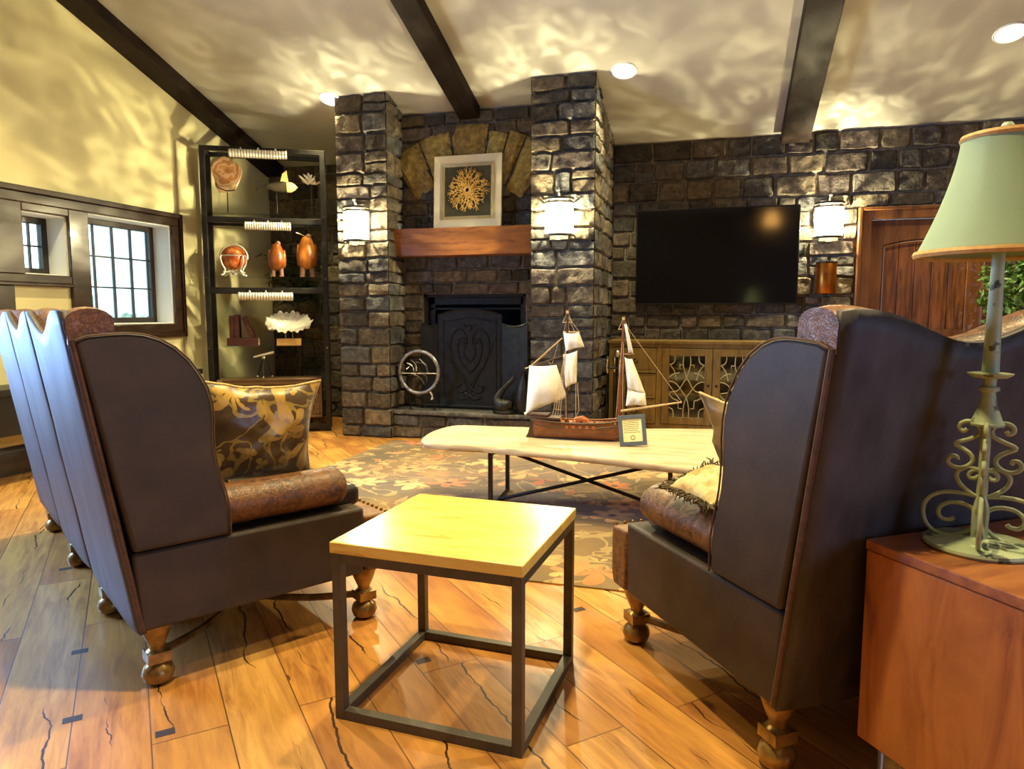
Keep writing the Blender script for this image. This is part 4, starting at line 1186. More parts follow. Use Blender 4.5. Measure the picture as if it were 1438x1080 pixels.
# fish
def fish(name, label, s, d, zc, L, body, fin, flip=1):
    r = eth(name, label, 'sculpture', s, d, ZT)
    mb = MB()
    prof = [(0, -.5), (.05, -.46), (.12, -.34), (.155, -.18), (.14, 0), (.09, .2), (.04, .36), (.025, .42)]
    m = Matrix.Translation((0, 0, zc)) @ Matrix.Rotation(radians(90 * flip), 4, 'Y') @ Matrix.Diagonal((1.0, .55, 1, 1))
    mb.lathe([(a * L, -b * L * -1) for a, b in prof][::1], (0, 0, 0), 14, m); mb.build('body', body, r, smooth=60)
    mb = MB(); q = -flip
    mb.prism([(q * -.38 * L, zc), (q * -.56 * L, zc + .14 * L), (q * -.5 * L, zc), (q * -.56 * L, zc - .12 * L)][::1], -.004, .004, 'y'); mb.build('tail', body, r)
    mb = MB(); mb.prism([(q * .1 * L, zc + .12 * L), (q * .32 * L, zc + .14 * L), (q * .28 * L, zc + .46 * L), (q * .16 * L, zc + .36 * L)], -.005, .005, 'y'); mb.build('fin', fin, r, bevel=.002, label='pale gold raised fin')
    mb = MB(); m2 = Matrix.Translation((q * .40 * L, 0, zc)) @ Matrix.Rotation(radians(90 * -flip), 4, 'Y') @ Matrix.Diagonal((1, .6, 1, 1)); mb.lathe([(.145 * L, -.12 * L), (.14 * L, 0), (.08 * L, .1 * L), (0, .17 * L)], (0, 0, 0), 14, m2); mb.build('head', fin, r, smooth=60, label='pale gold head')
    mb = MB(); mb.cyl((0, 0, .01), (0, 0, zc - .04), .004, seg=6); mb.lathe([(0, 0), (.045, 0), (.045, .01), (0, .012)], seg=16); mb.build('stand', M['black'], r)
fish('fish_sculpture', 'slim dark fish sculpture with pale gold head and fin, top glass shelf', -.475, .14, .285, .36, M['fishdark'], M['fishgold'], -1)
r = eth('crystal_cluster', 'clear spiky crystal piece at the end of the top glass shelf', 'mineral', -.14, .16, ZT)
mb = MB(); rr = random.Random(8)
for i in range(14):
    a = rr.uniform(-.9, .9); L = rr.uniform(.06, .14); d = Vector((sin(a), rr.uniform(-.3, .3), abs(cos(a)) * .5)).normalized(); o_ = Vector((rr.uniform(-.05, .05), 0, .33))
    mb.tube([o_, o_ + d * L * .8, o_ + d * L], [.012, .011, .001], 6)
mb.build('crystals', M['silver'], r, smooth=0)
mb = MB(); mb.cyl((0, 0, .01), (0, 0, .34), .005, seg=6); mb.box(-.05, .05, -.035, .035, 0, .012); mb.build('stand', M['black'], r)
# globe
r = eth('gemstone_globe', 'russet gemstone globe in a silver four-footed cradle, middle glass shelf', 'globe', -.91, .15, ZM)
mb = MB(); mb.ball((0, 0, .185), .122, 24, 16); mb.build('globe', M['globe'], r, smooth=80)
mb = MB(); mb.tube([(.128 * cos(a), .128 * sin(a), .205) for a in [2 * pi * i / 24 for i in range(24)]], .007, 6, closed=True); mb.tube([(.135 * cos(a), 0, .19 + .135 * sin(a)) for a in [pi * i / 14 - .1 for i in range(15)]], .006, 6); mb.build('ring', M['silver'], r, label='silver meridian and horizon rings')
for k in range(4):
    a = pi / 4 + k * pi / 2
    mb = MB(); mb.tube(catmull([(R_ * cos(a), R_ * sin(a), z) for R_, z in ((.128, .205), (.15, .19), (.14, .13), (.105, .07), (.115, .03), (.14, .014))], 5), .0085, 7); mb.ball((.14 * cos(a), .14 * sin(a), .0145), .013, 8, 6); mb.build('leg', M['silver'], r)
mb = MB(); mb.tube([(-.09, -.09, .045), (0, 0, .05), (.09, .09, .045)], .008, 6); mb.tube([(-.09, .09, .045), (0, 0, .05), (.09, -.09, .045)], .008, 6); mb.lathe([(0, .02), (.02, .02), (.025, .04), (.01, .06), (0, .065)], seg=12); mb.build('crossbar', M['silver'], r)
# amber birds
def bird(label, s, h, w, mat, plume):
    r = eth('bird_figurine', label, 'figurine', s, .15, ZM, 'amber bird figurines on the glass shelf')
    b0 = h * .2
    mb = MB()
    prof = [(0, 0), (.55, .02), (.86, .12), (1.0, .3), (.98, .5), (.82, .72), (.6, .88), (.45, .96), (0, 1.0)]
    mb.lathe([(a * w / 2, b0 + b * (h * .8)) for a, b in prof], (0, 0, 0), 20, Matrix.Diagonal((1, .85, 1, 1))); mb.build('body', mat, r, smooth=80)
    for sx in (-1, 1):
        mb = MB(); mb.ball((sx * w * .47, .01, b0 + h * .34), h * .27, 10, 10, (.16, .32, 1.0), ); mb.build('wing', M['amber'], r, smooth=80)
        mb = MB(); mb.tube([(sx * w * .23, 0, b0 + .03), (sx * w * .26, -.005, .045), (sx * w * .27, -.01, .004)], [w * .17, w * .14, w * .15], 10)
        lg = mb.build('leg', M['birdleg'], r, smooth=60)
        mb = MB()
        for q in (-1, 0, 1): mb.ball((sx * w * .27 + q * w * .09, -.025, .009), .011, 8, 5, (.8, 1.6, .8))
        mb.build('toes', M['birdleg'], lg)
    mb = MB(); mb.ball((w * .1, 0, h * .985), w * .16, 10, 8); mb.tube([(w * .1, -.02, h * .985), (w * .05, -.06, h * .975)], [.01, .002], 6); mb.build('head', M['birdleg'], r)
    if plume:
        mb = MB(); mb.tube(catmull([(-w * .05, 0, h * .985), (-w * .3, -.01, h * 1.04), (-w * .55, -.02, h * 1.07)], 4), .006, 6); mb.build('plume', M['chrome'], r)
bird('smaller russet amber bird figurine beside the gemstone globe', -.495, .345, .155, M['amber'], False)
bird('bigger golden amber bird figurine with a silver plume, nearest the shelf post', -.20, .42, .185, M['amber2'], True)
# books
def book(label, s, z, w, h, d, rot, lying=False):
    r = eth('leather_book', label, 'book', s, .15, z, 'maroon books on the lowest glass shelf')
    r.rotation_euler = (0, rot, EA)
    mb = MB(); t = .006
    if lying:
        mb.box(-w / 2, w / 2, -d / 2, d / 2, 0, t); mb.box(-w / 2, w / 2, -d / 2, d / 2, h - t, h); mb.box(-w / 2, w / 2, -d / 2, -d / 2 + t, t, h - t)
        mb.build('cover', M['book'], r, bevel=.002)
        mb = MB(); mb.box(-w / 2 + .006, w / 2 - .006, -d / 2 + t, d / 2 - .006, t, h - t); mb.build('pages', M['pages'], r, smooth=0)
    else:
        mb.box(-w / 2, -w / 2 + t, -d / 2, d / 2, 0, h); mb.box(w / 2 - t, w / 2, -d / 2, d / 2, 0, h); mb.box(-w / 2 + t, w / 2 - t, -d / 2, -d / 2 + t, 0, h)
        for q in (.15, .32, .68, .85): mb.box(-w / 2 - .001, w / 2 + .001, -d / 2 - .004, -d / 2 + .002, h * q, h * q + .008)
        mb.build('cover', M['book'], r, bevel=.002)
        mb = MB(); mb.box(-w / 2 + t, w / 2 - t, -d / 2 + t, d / 2 - .006, .005, h - .005); mb.build('pages', M['pages'], r, smooth=0)
book('maroon leather book lying flat under the upright books', -.84, ZL, .30, .078, .2, 0, True)
book('upright maroon leather book, first of the three from the cream wall', -.945, ZL + .079, .042, .225, .16, 0)
book('upright maroon leather book, middle of the three standing together', -.897, ZL + .079, .045, .235, .16, radians(0))
book('maroon leather book leaning at an angle against the upright two', -.748, ZL + .0795, .04, .23, .16, radians(-22))
# coral
r = eth('coral_specimen', 'white ruffled coral fan on a pale wooden block, lowest glass shelf', 'coral', -.40, .15, ZL)
mb = MB()
def cor(u, v):
    a = 2 * pi * u
    R_ = .03 + .175 * v
    ruf = 1 + .045 * v * sin(a * 9 + 1) + .035 * v * sin(a * 19)
    z = .15 + .09 * v ** .8 + .010 * v * sin(a * 9 + 2.2) + .012 * v * sin(a * 23)
    tilt = .10 * v * sin(a)
    return Vector((R_ * ruf * cos(a) * 1.12, R_ * .55 * ruf * sin(a), z + tilt))
mb.grid(cor, 110, 12, wrap=True); mb.build('coral', M['coral'], r, smooth=80, solid=.008)
mb = MB(); mb.box(-.12, .12, -.06, .06, 0, .068); mb.build('base', M['palewood'], r, bevel=.003, label='pale wooden block base')
mb = MB(); mb.cyl((-.035, 0, .066), (-.035, 0, .165), .004, seg=6); mb.cyl((.035, 0, .066), (.035, 0, .165), .004, seg=6); mb.build('pins', M['chrome'], r)
# telescope
r = eth('tripod_telescope', 'small silver tripod telescope standing on the wooden chest', 'telescope', -.655, .14, .5555)
mb = MB(); mb.tube([(-.10, 0, .215), (.03, 0, .245), (.10, 0, .262)], [.010, .013, .016], 10); mb.build('tube', M['silver'], r)
mb = MB(); mb.ball((0, 0, .205), .022, 10, 8); mb.cyl((0, 0, .2), (0, 0, .24), .008); mb.build('mount', M['chrome'], r)
for k in range(3):
    a = 2 * pi * k / 3 + .5
    mb = MB(); mb.tube([(.01 * cos(a), .01 * sin(a), .2), (.04 * cos(a), .04 * sin(a), .14), (.085 * cos(a), .085 * sin(a), .008)], [.008, .007, .006], 7); lg = mb.build('leg', M['black'], r)
    mb = MB(); mb.ball((.085 * cos(a), .085 * sin(a), .011), .011, 8, 6); mb.build('foot', M['silver'], lg)

# ---- palm behind the shelf unit
def palm(name, loc, label, n, L, h0, seed, mat, pot=True):
    r = thing(name, label, 'plant', loc)
    rr = random.Random(seed)
    mb = MB()
    for i in range(n):
        a = 2 * pi * i / n + rr.uniform(-.2, .2); l = L * rr.uniform(.75, 1.1); up = rr.uniform(.5, 1.0)
        pts = [Vector((cos(a) * l * t * (.12 + .22 * t), sin(a) * l * t * (.12 + .22 * t), h0 + l * (up * t * 1.2 - .55 * t * t))) for t in [k / 8 for k in range(9)]]
        mb.tube(pts, [.006 * (1 - k / 10) for k in range(9)], 5)
        for k in range(2, 9):
            for sd in (-1, 1):
                t_ = (pts[k] - pts[k - 1]).normalized(); s = t_.cross(Z).normalized() * sd
                for q in (0, .5):
                    p = pts[k] - (pts[k] - pts[k - 1]) * q
                    e = p + (s * .8 + t_ * .6 + Z * rr.uniform(-.5, .1)).normalized() * l * .14
                    w = t_ * .010
                    mb.add([p - w, (p + e) / 2 - w * 1.2, e, (p + e) / 2 + w * 1.2, p + w], [(0, 1, 2, 3, 4)])
    mb.build('foliage', mat, r, smooth=0)
    mb = MB(); mb.tube([(0, 0, .25), (.02, .01, h0 * .6), (0, 0, h0 + .02)], [.03, .026, .022], 8); mb.build('trunk', M['bark'], r)
    mb = MB(); mb.lathe([(0, 0), (.12, 0), (.155, .27), (.165, .3), (.15, .3), (.14, .27), (0, .27)], seg=20); mb.build('pot', M['pot'], r)
palm('potted_palm', (-4.40, 6.72, 0), 'dark potted palm in the corner behind the shelf unit', 22, .95, 1.25, 3, M['palm'])

# ------------------------------------------------------------------ on and around the fireplace
r = thing('framed_artwork', 'square mirrored frame with a gold coral starburst, leaning on the mantel', 'picture', (-2.287, RY - .155, 2.030))
r.rotation_euler = (radians(-3.5), 0, 0)
w, f = .675, .075; fi = .03
mb = MB()
def fr4(mb, w0, w1, y00, y01, z_off=0):
    """mitred picture-frame ring from half-size w0 to w1, front depth y00 -> y01"""
    a, b = w0, w1
    for k in range(4):
        q = Matrix.Rotation(k * pi / 2, 4, 'Y'); c = Matrix.Translation((0, 0, w / 2))
        vs = [(-a, y00, -a), (a, y00, -a), (b, y01, -b), (-b, y01, -b), (-a, .02, -a), (a, .02, -a), (b, .02, -b), (-b, .02, -b)]
        mb.add([c @ q @ Vector(v) for v in vs], [(0, 1, 2, 3), (0, 4, 5, 1), (3, 2, 6, 7), (4, 7, 6, 5)])
fr4(mb, w / 2, w / 2 - f, -.012, .0); mb.build('mirror_frame', M['mirror'], r, smooth=0, label='bevelled mirrored frame')
mb = MB(); fr4(mb, w / 2 - f, w / 2 - f - fi, -.008, -.003); mb.build('inner_frame', M['champagne'], r, smooth=0)
q = w / 2 - f - fi
mb = MB(); mb.box(-q, q, .003, .02, w / 2 - q, w / 2 + q); mb.build('backing', M['olive'], r, smooth=0, label='dark olive cloth backing')
mb = MB(); rr = random.Random(6)
def branch(p, a, L, rad, dep):
    e = p + Vector((cos(a) * L, 0, sin(a) * L)); e.y = -.002 - .012 * rr.random()
    mb.tube([p, (p + e) / 2 + Vector((rr.uniform(-.004, .004), 0, rr.uniform(-.004, .004))), e], [rad, rad * .85, rad * .6], 5)
    if dep > 0:
        for k in (-1, 0, 1) if dep == 1 else (-1, 1):
            branch(e, a + k * rr.uniform(.35, .75), L * rr.uniform(.55, .8), rad * .7, dep - 1)
    else: mb.ball(e, rad * 1.1, 6, 4)
for i in range(30):
    a = 2 * pi * i / 30; s = 1 + .16 * cos(8 * a)
    branch(Vector((.022 * cos(a), -.006, w / 2 + .01 + .022 * sin(a))), a + rr.uniform(-.1, .1), .078 * s, .0065, 2)
for i in range(120):
    a = rr.uniform(0, 2 * pi); R_ = .03 + .1 * rr.random() ** .8; mb.ball((R_ * cos(a), -.006, w / 2 + .01 + R_ * sin(a)), rr.uniform(.005, .009), 6, 4)
mb.tube([(.026 * cos(a), -.014, w / 2 + .01 + .026 * sin(a)) for a in [2 * pi * i / 16 for i in range(16)]], .008, 6, closed=True)
cb = mb.build('coral_starburst', M['goldcoral'], r, smooth=60, label='gold branching coral starburst')

# folding fire screen
r = thing('fire_screen', 'black iron folding fire screen with embossed heart scrollwork', 'fire screen', (-2.3, 6.435, .273))
def panel(x0, x1, h, ang, hinge, arched, label=None):
    m = Matrix.Translation((hinge, 0, 0)) @ Matrix.Rotation(ang, 4, 'Z') @ Matrix.Translation((-hinge, 0, 0))
    mb = MB(); n = 12
    top = [(x1 + (x0 - x1) * i / n, h + (.05 * sin(pi * i / n) if arched else -.03 * sin(pi * i / n))) for i in range(n + 1)]
    mb.prism([(x0, .012), (x1, .012)] + top, -.005, .005, 'y', m); pn = mb.build('screen_panel', M['iron'], r, label=label)
    mb = MB(); P = [(x0, .0)] + [(x, z) for x, z in top[::-1]] + [(x1, .0)]
    mb.tube([m @ Vector((a, 0, b)) for a, b in P], .011, 6); mb.tube([m @ Vector((x0, 0, .03)), m @ Vector((x1, 0, .03))], .009, 6); mb.build('panel_frame', M['iron'], pn)
    return pn, m
c0, c1 = -.325, .322
pc, _ = panel(c0, c1, .93, 0, 0, True, 'center panel with heart scrollwork')
panel(c1, c1 + .30, .845, radians(-17), c1, False); panel(c0 - .17, c0, .845, radians(12), c0, False)
mb = MB()
def emb(pts, rad=.009):
    for sx in (-1, 1): mb.tube(catmull([(sx * a, -.008, b) for a, b in pts], 6), rad, 6)
emb([(0, .16), (.07, .3), (.17, .48), (.2, .64), (.16, .76), (.08, .78), (.03, .7), (.04, .64), (.08, .66)])
emb([(0, .36), (.09, .46), (.125, .6), (.1, .69), (.05, .69)])
emb([(.0, .46), (.06, .54), (.05, .62)], .007); emb([(0, .24), (-.09, .36), (-.18, .5), (-.24, .66)], .007); emb([(.02, .2), (.1, .17), (.14, .22), (.09, .25)], .011); emb([(.0, .13), (.06, .1), (.12, .13)], .011)
emb([(.27, .1), (.27, .82), (.24, .86), (.0, .90)], .005)
for (a, b, s) in ((0, .80, .03), (-.05, .82, .018), (.05, .82, .018), (0, .13, .024), (.05, .15, .016), (-.05, .15, .016)): mb.ball((a, -.006, b), s, 10, 6, (1, .4, 1))
mb.build('scrollwork', M['iron'], pc, smooth=70)

# ring sculpture on stand
r = thing('ring_sculpture', 'silver ring on thin black legs with a wire arrow, on the hearth', 'sculpture', (-2.762, 6.25, .273))
mb = MB(); mb.tube([(.205 * cos(a), 0, .372 + .205 * sin(a)) for a in [2 * pi * i / 40 for i in range(40)]], .019, 10, closed=True); mb.build('ring', M['oldsilver'], r, smooth=70)
mb = MB(); mb.tube([(-.21, 0, .355), (.21, 0, .362)], .007, 6); mb.build('crossbar', M['oldsilver'], r)
for x in (-.1, .155):
    mb = MB(); mb.tube([(x, .01, 0), (x, .01, .2 if x < 0 else .24)], .008, 6); mb.lathe([(0, 0), (.02, 0), (.014, .015), (0, .018)], (x, .01, 0), 10); mb.build('leg', M['iron'], r)
mb = MB(); rr = random.Random(3)
for (a, b, c, d) in ((-.12, .46, -.05, .37), (-.09, .49, -.02, .38), (-.12, .40, -.11, .46), (-.02, .47, .09, .4), (.0, .5, .1, .36), (-.07, .36, .05, .25), (.02, .36, .08, .28)):
    mb.tube(catmull([(a, rr.uniform(-.03, .03), b), ((a + c) / 2 + .015, rr.uniform(-.05, .05), (b + d) / 2 + .012), (c, rr.uniform(-.02, .02), d)], 5), .005, 5)
mb.build('wire_tangle', M['oldsilver'], r)
mb = MB(); mb.prism([(.1, .19), (.135, .14), (.12, .1), (.15, .11), (.14, .16), (.115, .2)], -.006, .006, 'y'); mb.build('pendant', M['silver'], r, bevel=.002)
# glossy dark swan-like pieces
def swan(label, x, y, s, flip):
    r = thing('swan_figure', label, 'figurine', (x, y, .2725), 0, 'dark glossy figures at the hearth')
    mb = MB()
    P = catmull([(flip * .09, 0, .10), (flip * .05, 0, .10), (flip * -.02, 0, .09), (flip * -.08, 0, .16), (flip * -.02, 0, .27), (flip * .07, 0, .36), (flip * .11, 0, .41)], 6)
    n = len(P); R_ = [.02 + .06 * math.exp(-((i / n - .32) / .2) ** 2) + .022 * (1 - i / n) for i in range(n)]
    mb.tube([p * s for p in P], [q * s for q in R_], 14); mb.build('body', M['black'], r, smooth=80)
    mb = MB(); mb.lathe([(0, 0), (.1 * s, 0), (.11 * s, .02), (.07 * s, .045), (0, .05)], seg=18, mat=Matrix.Diagonal((1.3, .9, 1, 1))); mb.build('base', M['black'], r)
swan('dark glossy swan-like figure bending toward the fire screen', -1.885, 6.245, .85, 1)
r = thing('dark_vase', 'dark glossy slender vase beside the swan-like hearth figure', 'vase', (-1.702, 6.255, .273))
mb = MB(); mb.lathe([(0, 0), (.05, 0), (.075, .06), (.082, .15), (.06, .26), (.03, .34), (.024, .385), (.034, .40), (.026, .40), (.018, .38), (0, .37)], seg=20); mb.build('body', M['black'], r, smooth=70)
mb = MB(); mb.tube([(.027 * cos(a), .027 * sin(a), .345) for a in [2 * pi * i / 16 for i in range(16)]], .006, 6, closed=True); mb.build('collar', M['iron'], r)

# fireplace tools beside the pier
r = thing('fire_tool_stand', 'black fireplace tool stand with silver handles beside the tall pier', 'fire tools', (-.885, 6.62, 0))
mb = MB(); mb.lathe([(0, 0), (.11, 0), (.11, .015), (.03, .03), (.012, .05), (0, .05)], seg=20); mb.cyl((0, 0, .04), (0, 0, .80), .011); mb.build('stand', M['iron'], r)
mb = MB(); mb.tube([(.085 * cos(a), .085 * sin(a), .70) for a in [2 * pi * i / 16 for i in range(16)]], .006, 6, closed=True); mb.tube([(-.085, 0, .7), (.085, 0, .7)], .005, 6); mb.tube([(0, -.085, .7), (0, .085, .7)], .005, 6); mb.build('hook_ring', M['iron'], r)
mb = MB(); mb.ball((0, 0, .835), .028, 12, 8, (1, 1, 1.4)); mb.build('finial', M['chrome'], r)
for k in range(4):
    a = -pi / 2 + k * pi / 2 + .4
    c, s = .095 * cos(a), .095 * sin(a)
    mb = MB(); mb.cyl((c, s, .16), (c, s, .66), .007, seg=8)
    if k == 0: mb.box(c - .05, c + .05, s - .006, s + .006, .05, .17)
    elif k == 1: mb.lathe([(0, 0), (.035, .0), (.03, .1), (.01, .14), (0, .14)], (c, s, .05), 12)
    else: mb.tube([(c, s, .16), (c, s, .07), (c + .02, s, .05)], .007, 6)
    tl_ = mb.build('tool', M['iron'], r)
    mb = MB(); mb.lathe([(0, .64), (.012, .65), (.018, .70), (.012, .75), (.02, .78), (.014, .81), (0, .82)], (c, s, 0), 10); mb.build('handle', M['chrome'], tl_, label='silver handle')

# ------------------------------------------------------------------ television, sideboard, canister
r = thing('television', 'large black flat television mounted on the stone wall', 'television', (-.02, YB - .09, 1.765))
w, h = 1.525, .935
mb = MB(); mb.box(-w / 2, w / 2, -.012, .03, -h / 2, h / 2); mb.box(-.3, .3, .03, .05, -.25, .25); mb.build('housing', M['tvbody'], r, bevel=.004)
mb = MB(); mb.box(-w / 2 + .012, w / 2 - .012, -.0135, -.0125, -h / 2 + .022, h / 2 - .012); mb.build('screen', M['tvscreen'], r, smooth=0, label='dark glossy screen')
mb = MB(); mb.box(-.22, -.19, -.0145, -.0122, -h / 2 + .006, -h / 2 + .012); mb.build('badge', M['chrome'], r, smooth=0)

r = thing('sideboard', 'weathered oak sideboard with fretwork glass doors under the television', 'sideboard', (-.985, 6.80, 0))
W, D = 1.95, .40
mb = MB(); mb.box(-.012, W + .012, -.015, D, .925, .955); mb.build('top', M['side'], r, bevel=.004)
mb = MB()
for (a, b) in ((0, .045), (.455, .505), (W - .505, W - .455), (W - .045, W)): mb.box(a, b, 0, .03, .15, .925)
mb.box(0, .03, .03, D, .15, .925); mb.box(W - .03, W, .03, D, .15, .925); mb.box(.03, W - .03, D - .02, D, .15, .925)
mb.box(.045, .455, .004, .03, .89, .925); mb.box(.505, W - .505, .004, .03, .885, .925); mb.box(W - .455, W - .045, .004, .03, .89, .925); mb.box(0, W, 0, D, .11, .15)
mb.box(.505, W - .505, .04, D - .02, .43, .445); mb.box(.505, W - .505, .04, D - .02, .68, .695)
mb.build('carcass', M['side'], r, bevel=.002)
for (x, y) in ((.035, .03), (W - .035, .03), (.035, D - .035), (W - .035, D - .035)):
    mb = MB(); mb.lathe([(0, 0), (.02, 0), (.032, .06), (.028, .11), (0, .11)], (x, y, 0), 12); mb.build('leg', M['side'], r)
for a in (.048, W - .452):
    for (z0, z1) in ((.155, .395), (.40, .64), (.645, .885)):
        mb = MB(); mb.box(a, a + .404, -.008, .02, z0, z1 - .004); mb.box(a + .035, a + .369, -.011, -.008, z0 + .035, z1 - .039); mb.box(a, a + .404, -.016, -.008, z0, z0 + .012)
        dw = mb.build('drawer', M['side'], r, bevel=.002)
        mb = MB(); mb.tube([(a + .202 + .028 * cos(q), -.016, (z0 + z1) / 2 + .028 * sin(q)) for q in [pi * i / 10 + pi for i in range(11)]], .0045, 6); mb.ball((a + .202, -.014, (z0 + z1) / 2 + .008), .01, 8, 6); mb.build('pull', M['iron'], dw)
fret = [[(740, 335), (735, 400), (750, 460), (768, 510), (800, 560), (825, 600), (860, 630), (925, 642)],
        [(605, 548), (640, 552), (675, 570), (705, 600), (735, 640), (768, 680), (786, 730), (797, 790), (795, 850)],
        [(610, 410), (640, 440), (662, 480), (677, 535)], [(605, 520), (635, 495), (665, 482), (703, 476)],
        [(660, 335), (657, 375), (640, 398), (610, 410)], [(605, 770), (635, 780), (650, 805), (652, 850)], [(605, 650), (625, 675), (655, 698), (695, 710)]]
br_ = [[(703, 432), (703, 410), (738, 410), (738, 432)], [(695, 710), (697, 775), (730, 775)]]
for k, a in enumerate((.508, .978)):
    b = a + .464; z0, z1 = .155, .88; f = .068
    mb = MB()
    for (p, q, c, d) in ((a, a + f, z0, z1), (b - f, b, z0, z1), (a + f, b - f, z0, z0 + f), (a + f, b - f, z1 - f, z1)): mb.box(p, q, -.006, .02, c, d)
    dd = mb.build('door', M['side'], r, bevel=.003)
    mb = MB(); mb.box(a + f, b - f, .008, .011, z0 + f, z1 - f); mb.build('pane', M['glass'], dd, smooth=0)
    mb = MB()
    def mp(px, py): return (a + f + (px - 605) / 330 * (b - a - 2 * f), .002, z1 - f - (py - 335) / 515 * (z1 - z0 - 2 * f))
    for P in fret:
        for mir in (0, 1): mb.tube(catmull([mp(1540 - x if mir else x, y) for x, y in P], 4), .0045, 5)
    for P in br_:
        for mir in (0, 1): mb.tube([mp(1540 - x if mir else x, y) for x, y in P], .0045, 5)
    mb.build('fretwork', simple('cream_fretwork', srgb(198, 184, 136), srgb(180, 166, 118), 20, .5) if k == 0 else bpy.data.materials['cream_fretwork'], dd, label='cream curved fretwork')
    mb = MB(); kx = b - f / 2 if k == 0 else a + f / 2
    mb.ball((kx, -.02, .535), .013, 10, 8); mb.cyl((kx, -.006, .535), (kx, -.018, .535), .006, seg=8); mb.build('knob', M['iron'], dd)

r = thing('copper_canister', 'copper and grey wall canister below the sconce beside the door', 'canister', (.985, YB - .1, 1.40))
mb = MB(); mb.lathe([(.088, 0), (.092, .006), (.092, .284), (.088, .29), (.0, .29)], seg=28); mb.lathe([(.088, 0), (0, .0)], seg=28); mb.build('body', M['copper'], r)
mb = MB(); mb.box(-.03, .03, .07, .098, .05, .25); mb.build('bracket', M['iron'], r)
mb = MB(); mb.lathe([(.0925, .282), (.096, .282), (.096, .292), (.0, .294)], seg=28); mb.build('cap', M['gun'], r)
mb = MB(); mb.lathe([(0, -.03), (.015, -.028), (.02, -.004), (0, -.002)], seg=12); mb.build('knob', M['gun'], r)

# ---- ficus by the door
def ficus(loc):
    r = thing('potted_ficus', 'leafy green potted ficus beside the wooden door', 'plant', loc)
    rr = random.Random(12); mb = MB()
    for i in range(1500):
        th = rr.uniform(0, 2 * pi); ph = math.acos(rr.uniform(-1, 1)); R_ = rr.random() ** .4
        p = Vector((.40 * R_ * sin(ph) * cos(th), .40 * R_ * sin(ph) * sin(th), 1.42 + .52 * R_ * cos(ph)))
        s = rr.uniform(.028, .046); a = Vector((rr.gauss(0, 1), rr.gauss(0, 1), rr.gauss(-.5, .7))).normalized(); b = a.cross(Vector((rr.gauss(0, 1), rr.gauss(0, 1), 1))).normalized()
        n_ = a.cross(b) * s * .15
        mb.add([p - a * s, p + b * s * .5 + n_, p + a * s, p - b * s * .5 + n_], [(0, 1, 2), (0, 2, 3)])
    mb.build('foliage', M['leaf'], r, smooth=0)
    mb = MB(); mb.tube([(0, 0, .28), (.02, .01, .7), (0, .02, 1.2)], [.022, .018, .014], 8)
    for i in range(12):
        a = i * 2.4; mb.tube([(0, .015, .9 + i * .03), (.15 * cos(a), .15 * sin(a), 1.15 + i * .04), (.28 * cos(a), .28 * sin(a), 1.25 + i * .04)], [.009, .006, .003], 5)
    mb.build('trunk', M['bark'], r)
    mb = MB(); mb.lathe([(0, 0), (.15, 0), (.19, .3), (.205, .33), (.185, .33), (.17, .29), (0, .29)], seg=22); mb.build('pot', M['pot'], r)
ficus((2.50, 6.72, 0))

# ------------------------------------------------------------------ console by the window wall
r = thing('console_table', 'black low console along the cream wall behind the window sofa', 'console', (-4.88, 4.55, 0))
mb = MB(); mb.box(-.17, .19, -1.2, 1.0, .64, .69); mb.build('top', M['black'], r, bevel=.004)
mb = MB(); mb.box(-.16, .17, -1.17, .97, .36, .64); mb.build('cabinet_body', M['black'], r, bevel=.004)
for (x, y) in ((-.13, -1.13), (.14, -1.13), (-.13, .93), (.14, .93)):
    mb = MB(); mb.box(x - .02, x + .02, y - .02, y + .02, 0, .36); mb.build('leg', M['black'], r)

# ------------------------------------------------------------------ end table and lamp
e1 = Vector((.578, -.816, 0)); e2 = Vector((.816, .578, 0))
c = Vector((.371, 1.825, 0))
r = thing('end_table', 'chunky reddish wood cube end table under the green lamp', 'table', c, atan2(e2.y, e2.x))
# local +x = along the sofa back, local -y = away from it
w, d, z0, z1 = .62, .60, .165, .672
mb = MB(); mb.box(0, w, -d, 0, z0, z1 - .026); mb.build('cabinet_body', M['cube'], r, bevel=.003)
mb = MB(); mb.box(-.002, w + .002, -d - .002, .002, z1 - .025, z1); mb.build('top', M['cubetop'], r, bevel=.003)
for (x, y) in ((.05, -.06), (w - .05, -.06), (.05, -d + .06), (w - .05, -d + .06)):
    mb = MB(); mb.lathe([(0, 0), (.022, 0), (.03, .02), (.03, .145), (.036, .165), (0, .165)], (x, y, 0), 14); mb.build('leg', M['acrylic'], r, label='clear acrylic leg')
lc = c + e1 * .132 + e2 * .198
r = thing('table_lamp', 'pale green scrolled iron table lamp with a bell shade on the wooden end table', 'lamp', (lc.x, lc.y, .6725), radians(-18.4))
mb = MB(); mb.lathe([(0, 0), (.111, 0), (.115, .006), (.113, .012), (.09, .016), (.03, .025), (0, .027)], seg=36); mb.build('base', M['chippy'], r)
mb = MB(); mb.tube([(0, 0, .02), (0, 0, .16), (0, 0, .30)], [.013, .011, .010], 8)
for k in range(4):
    a = k * pi / 2 + pi / 4; mb.tube([(.014 * cos(a), .014 * sin(a), .02), (.016 * cos(a), .016 * sin(a), .09), (.006 * cos(a), .006 * sin(a), .13)], [.008, .007, .004], 6)
mb.build('stem', M['green'], r)
k_ = .00053
def sc(pts, ax): return [((x - ax(y)) * k_, (935 - y) * k_ + .022) for x, y in pts]
axf = lambda y: 310 + (935 - y) * 35 / 540
S1 = sc([(412, 452), (422, 464), (440, 452), (437, 430), (412, 418), (382, 428), (362, 452), (368, 478), (400, 498), (447, 522), (415, 543), (385, 565), (374, 590), (388, 616), (420, 630), (452, 622), (466, 600), (456, 580), (436, 580), (430, 594)], axf)
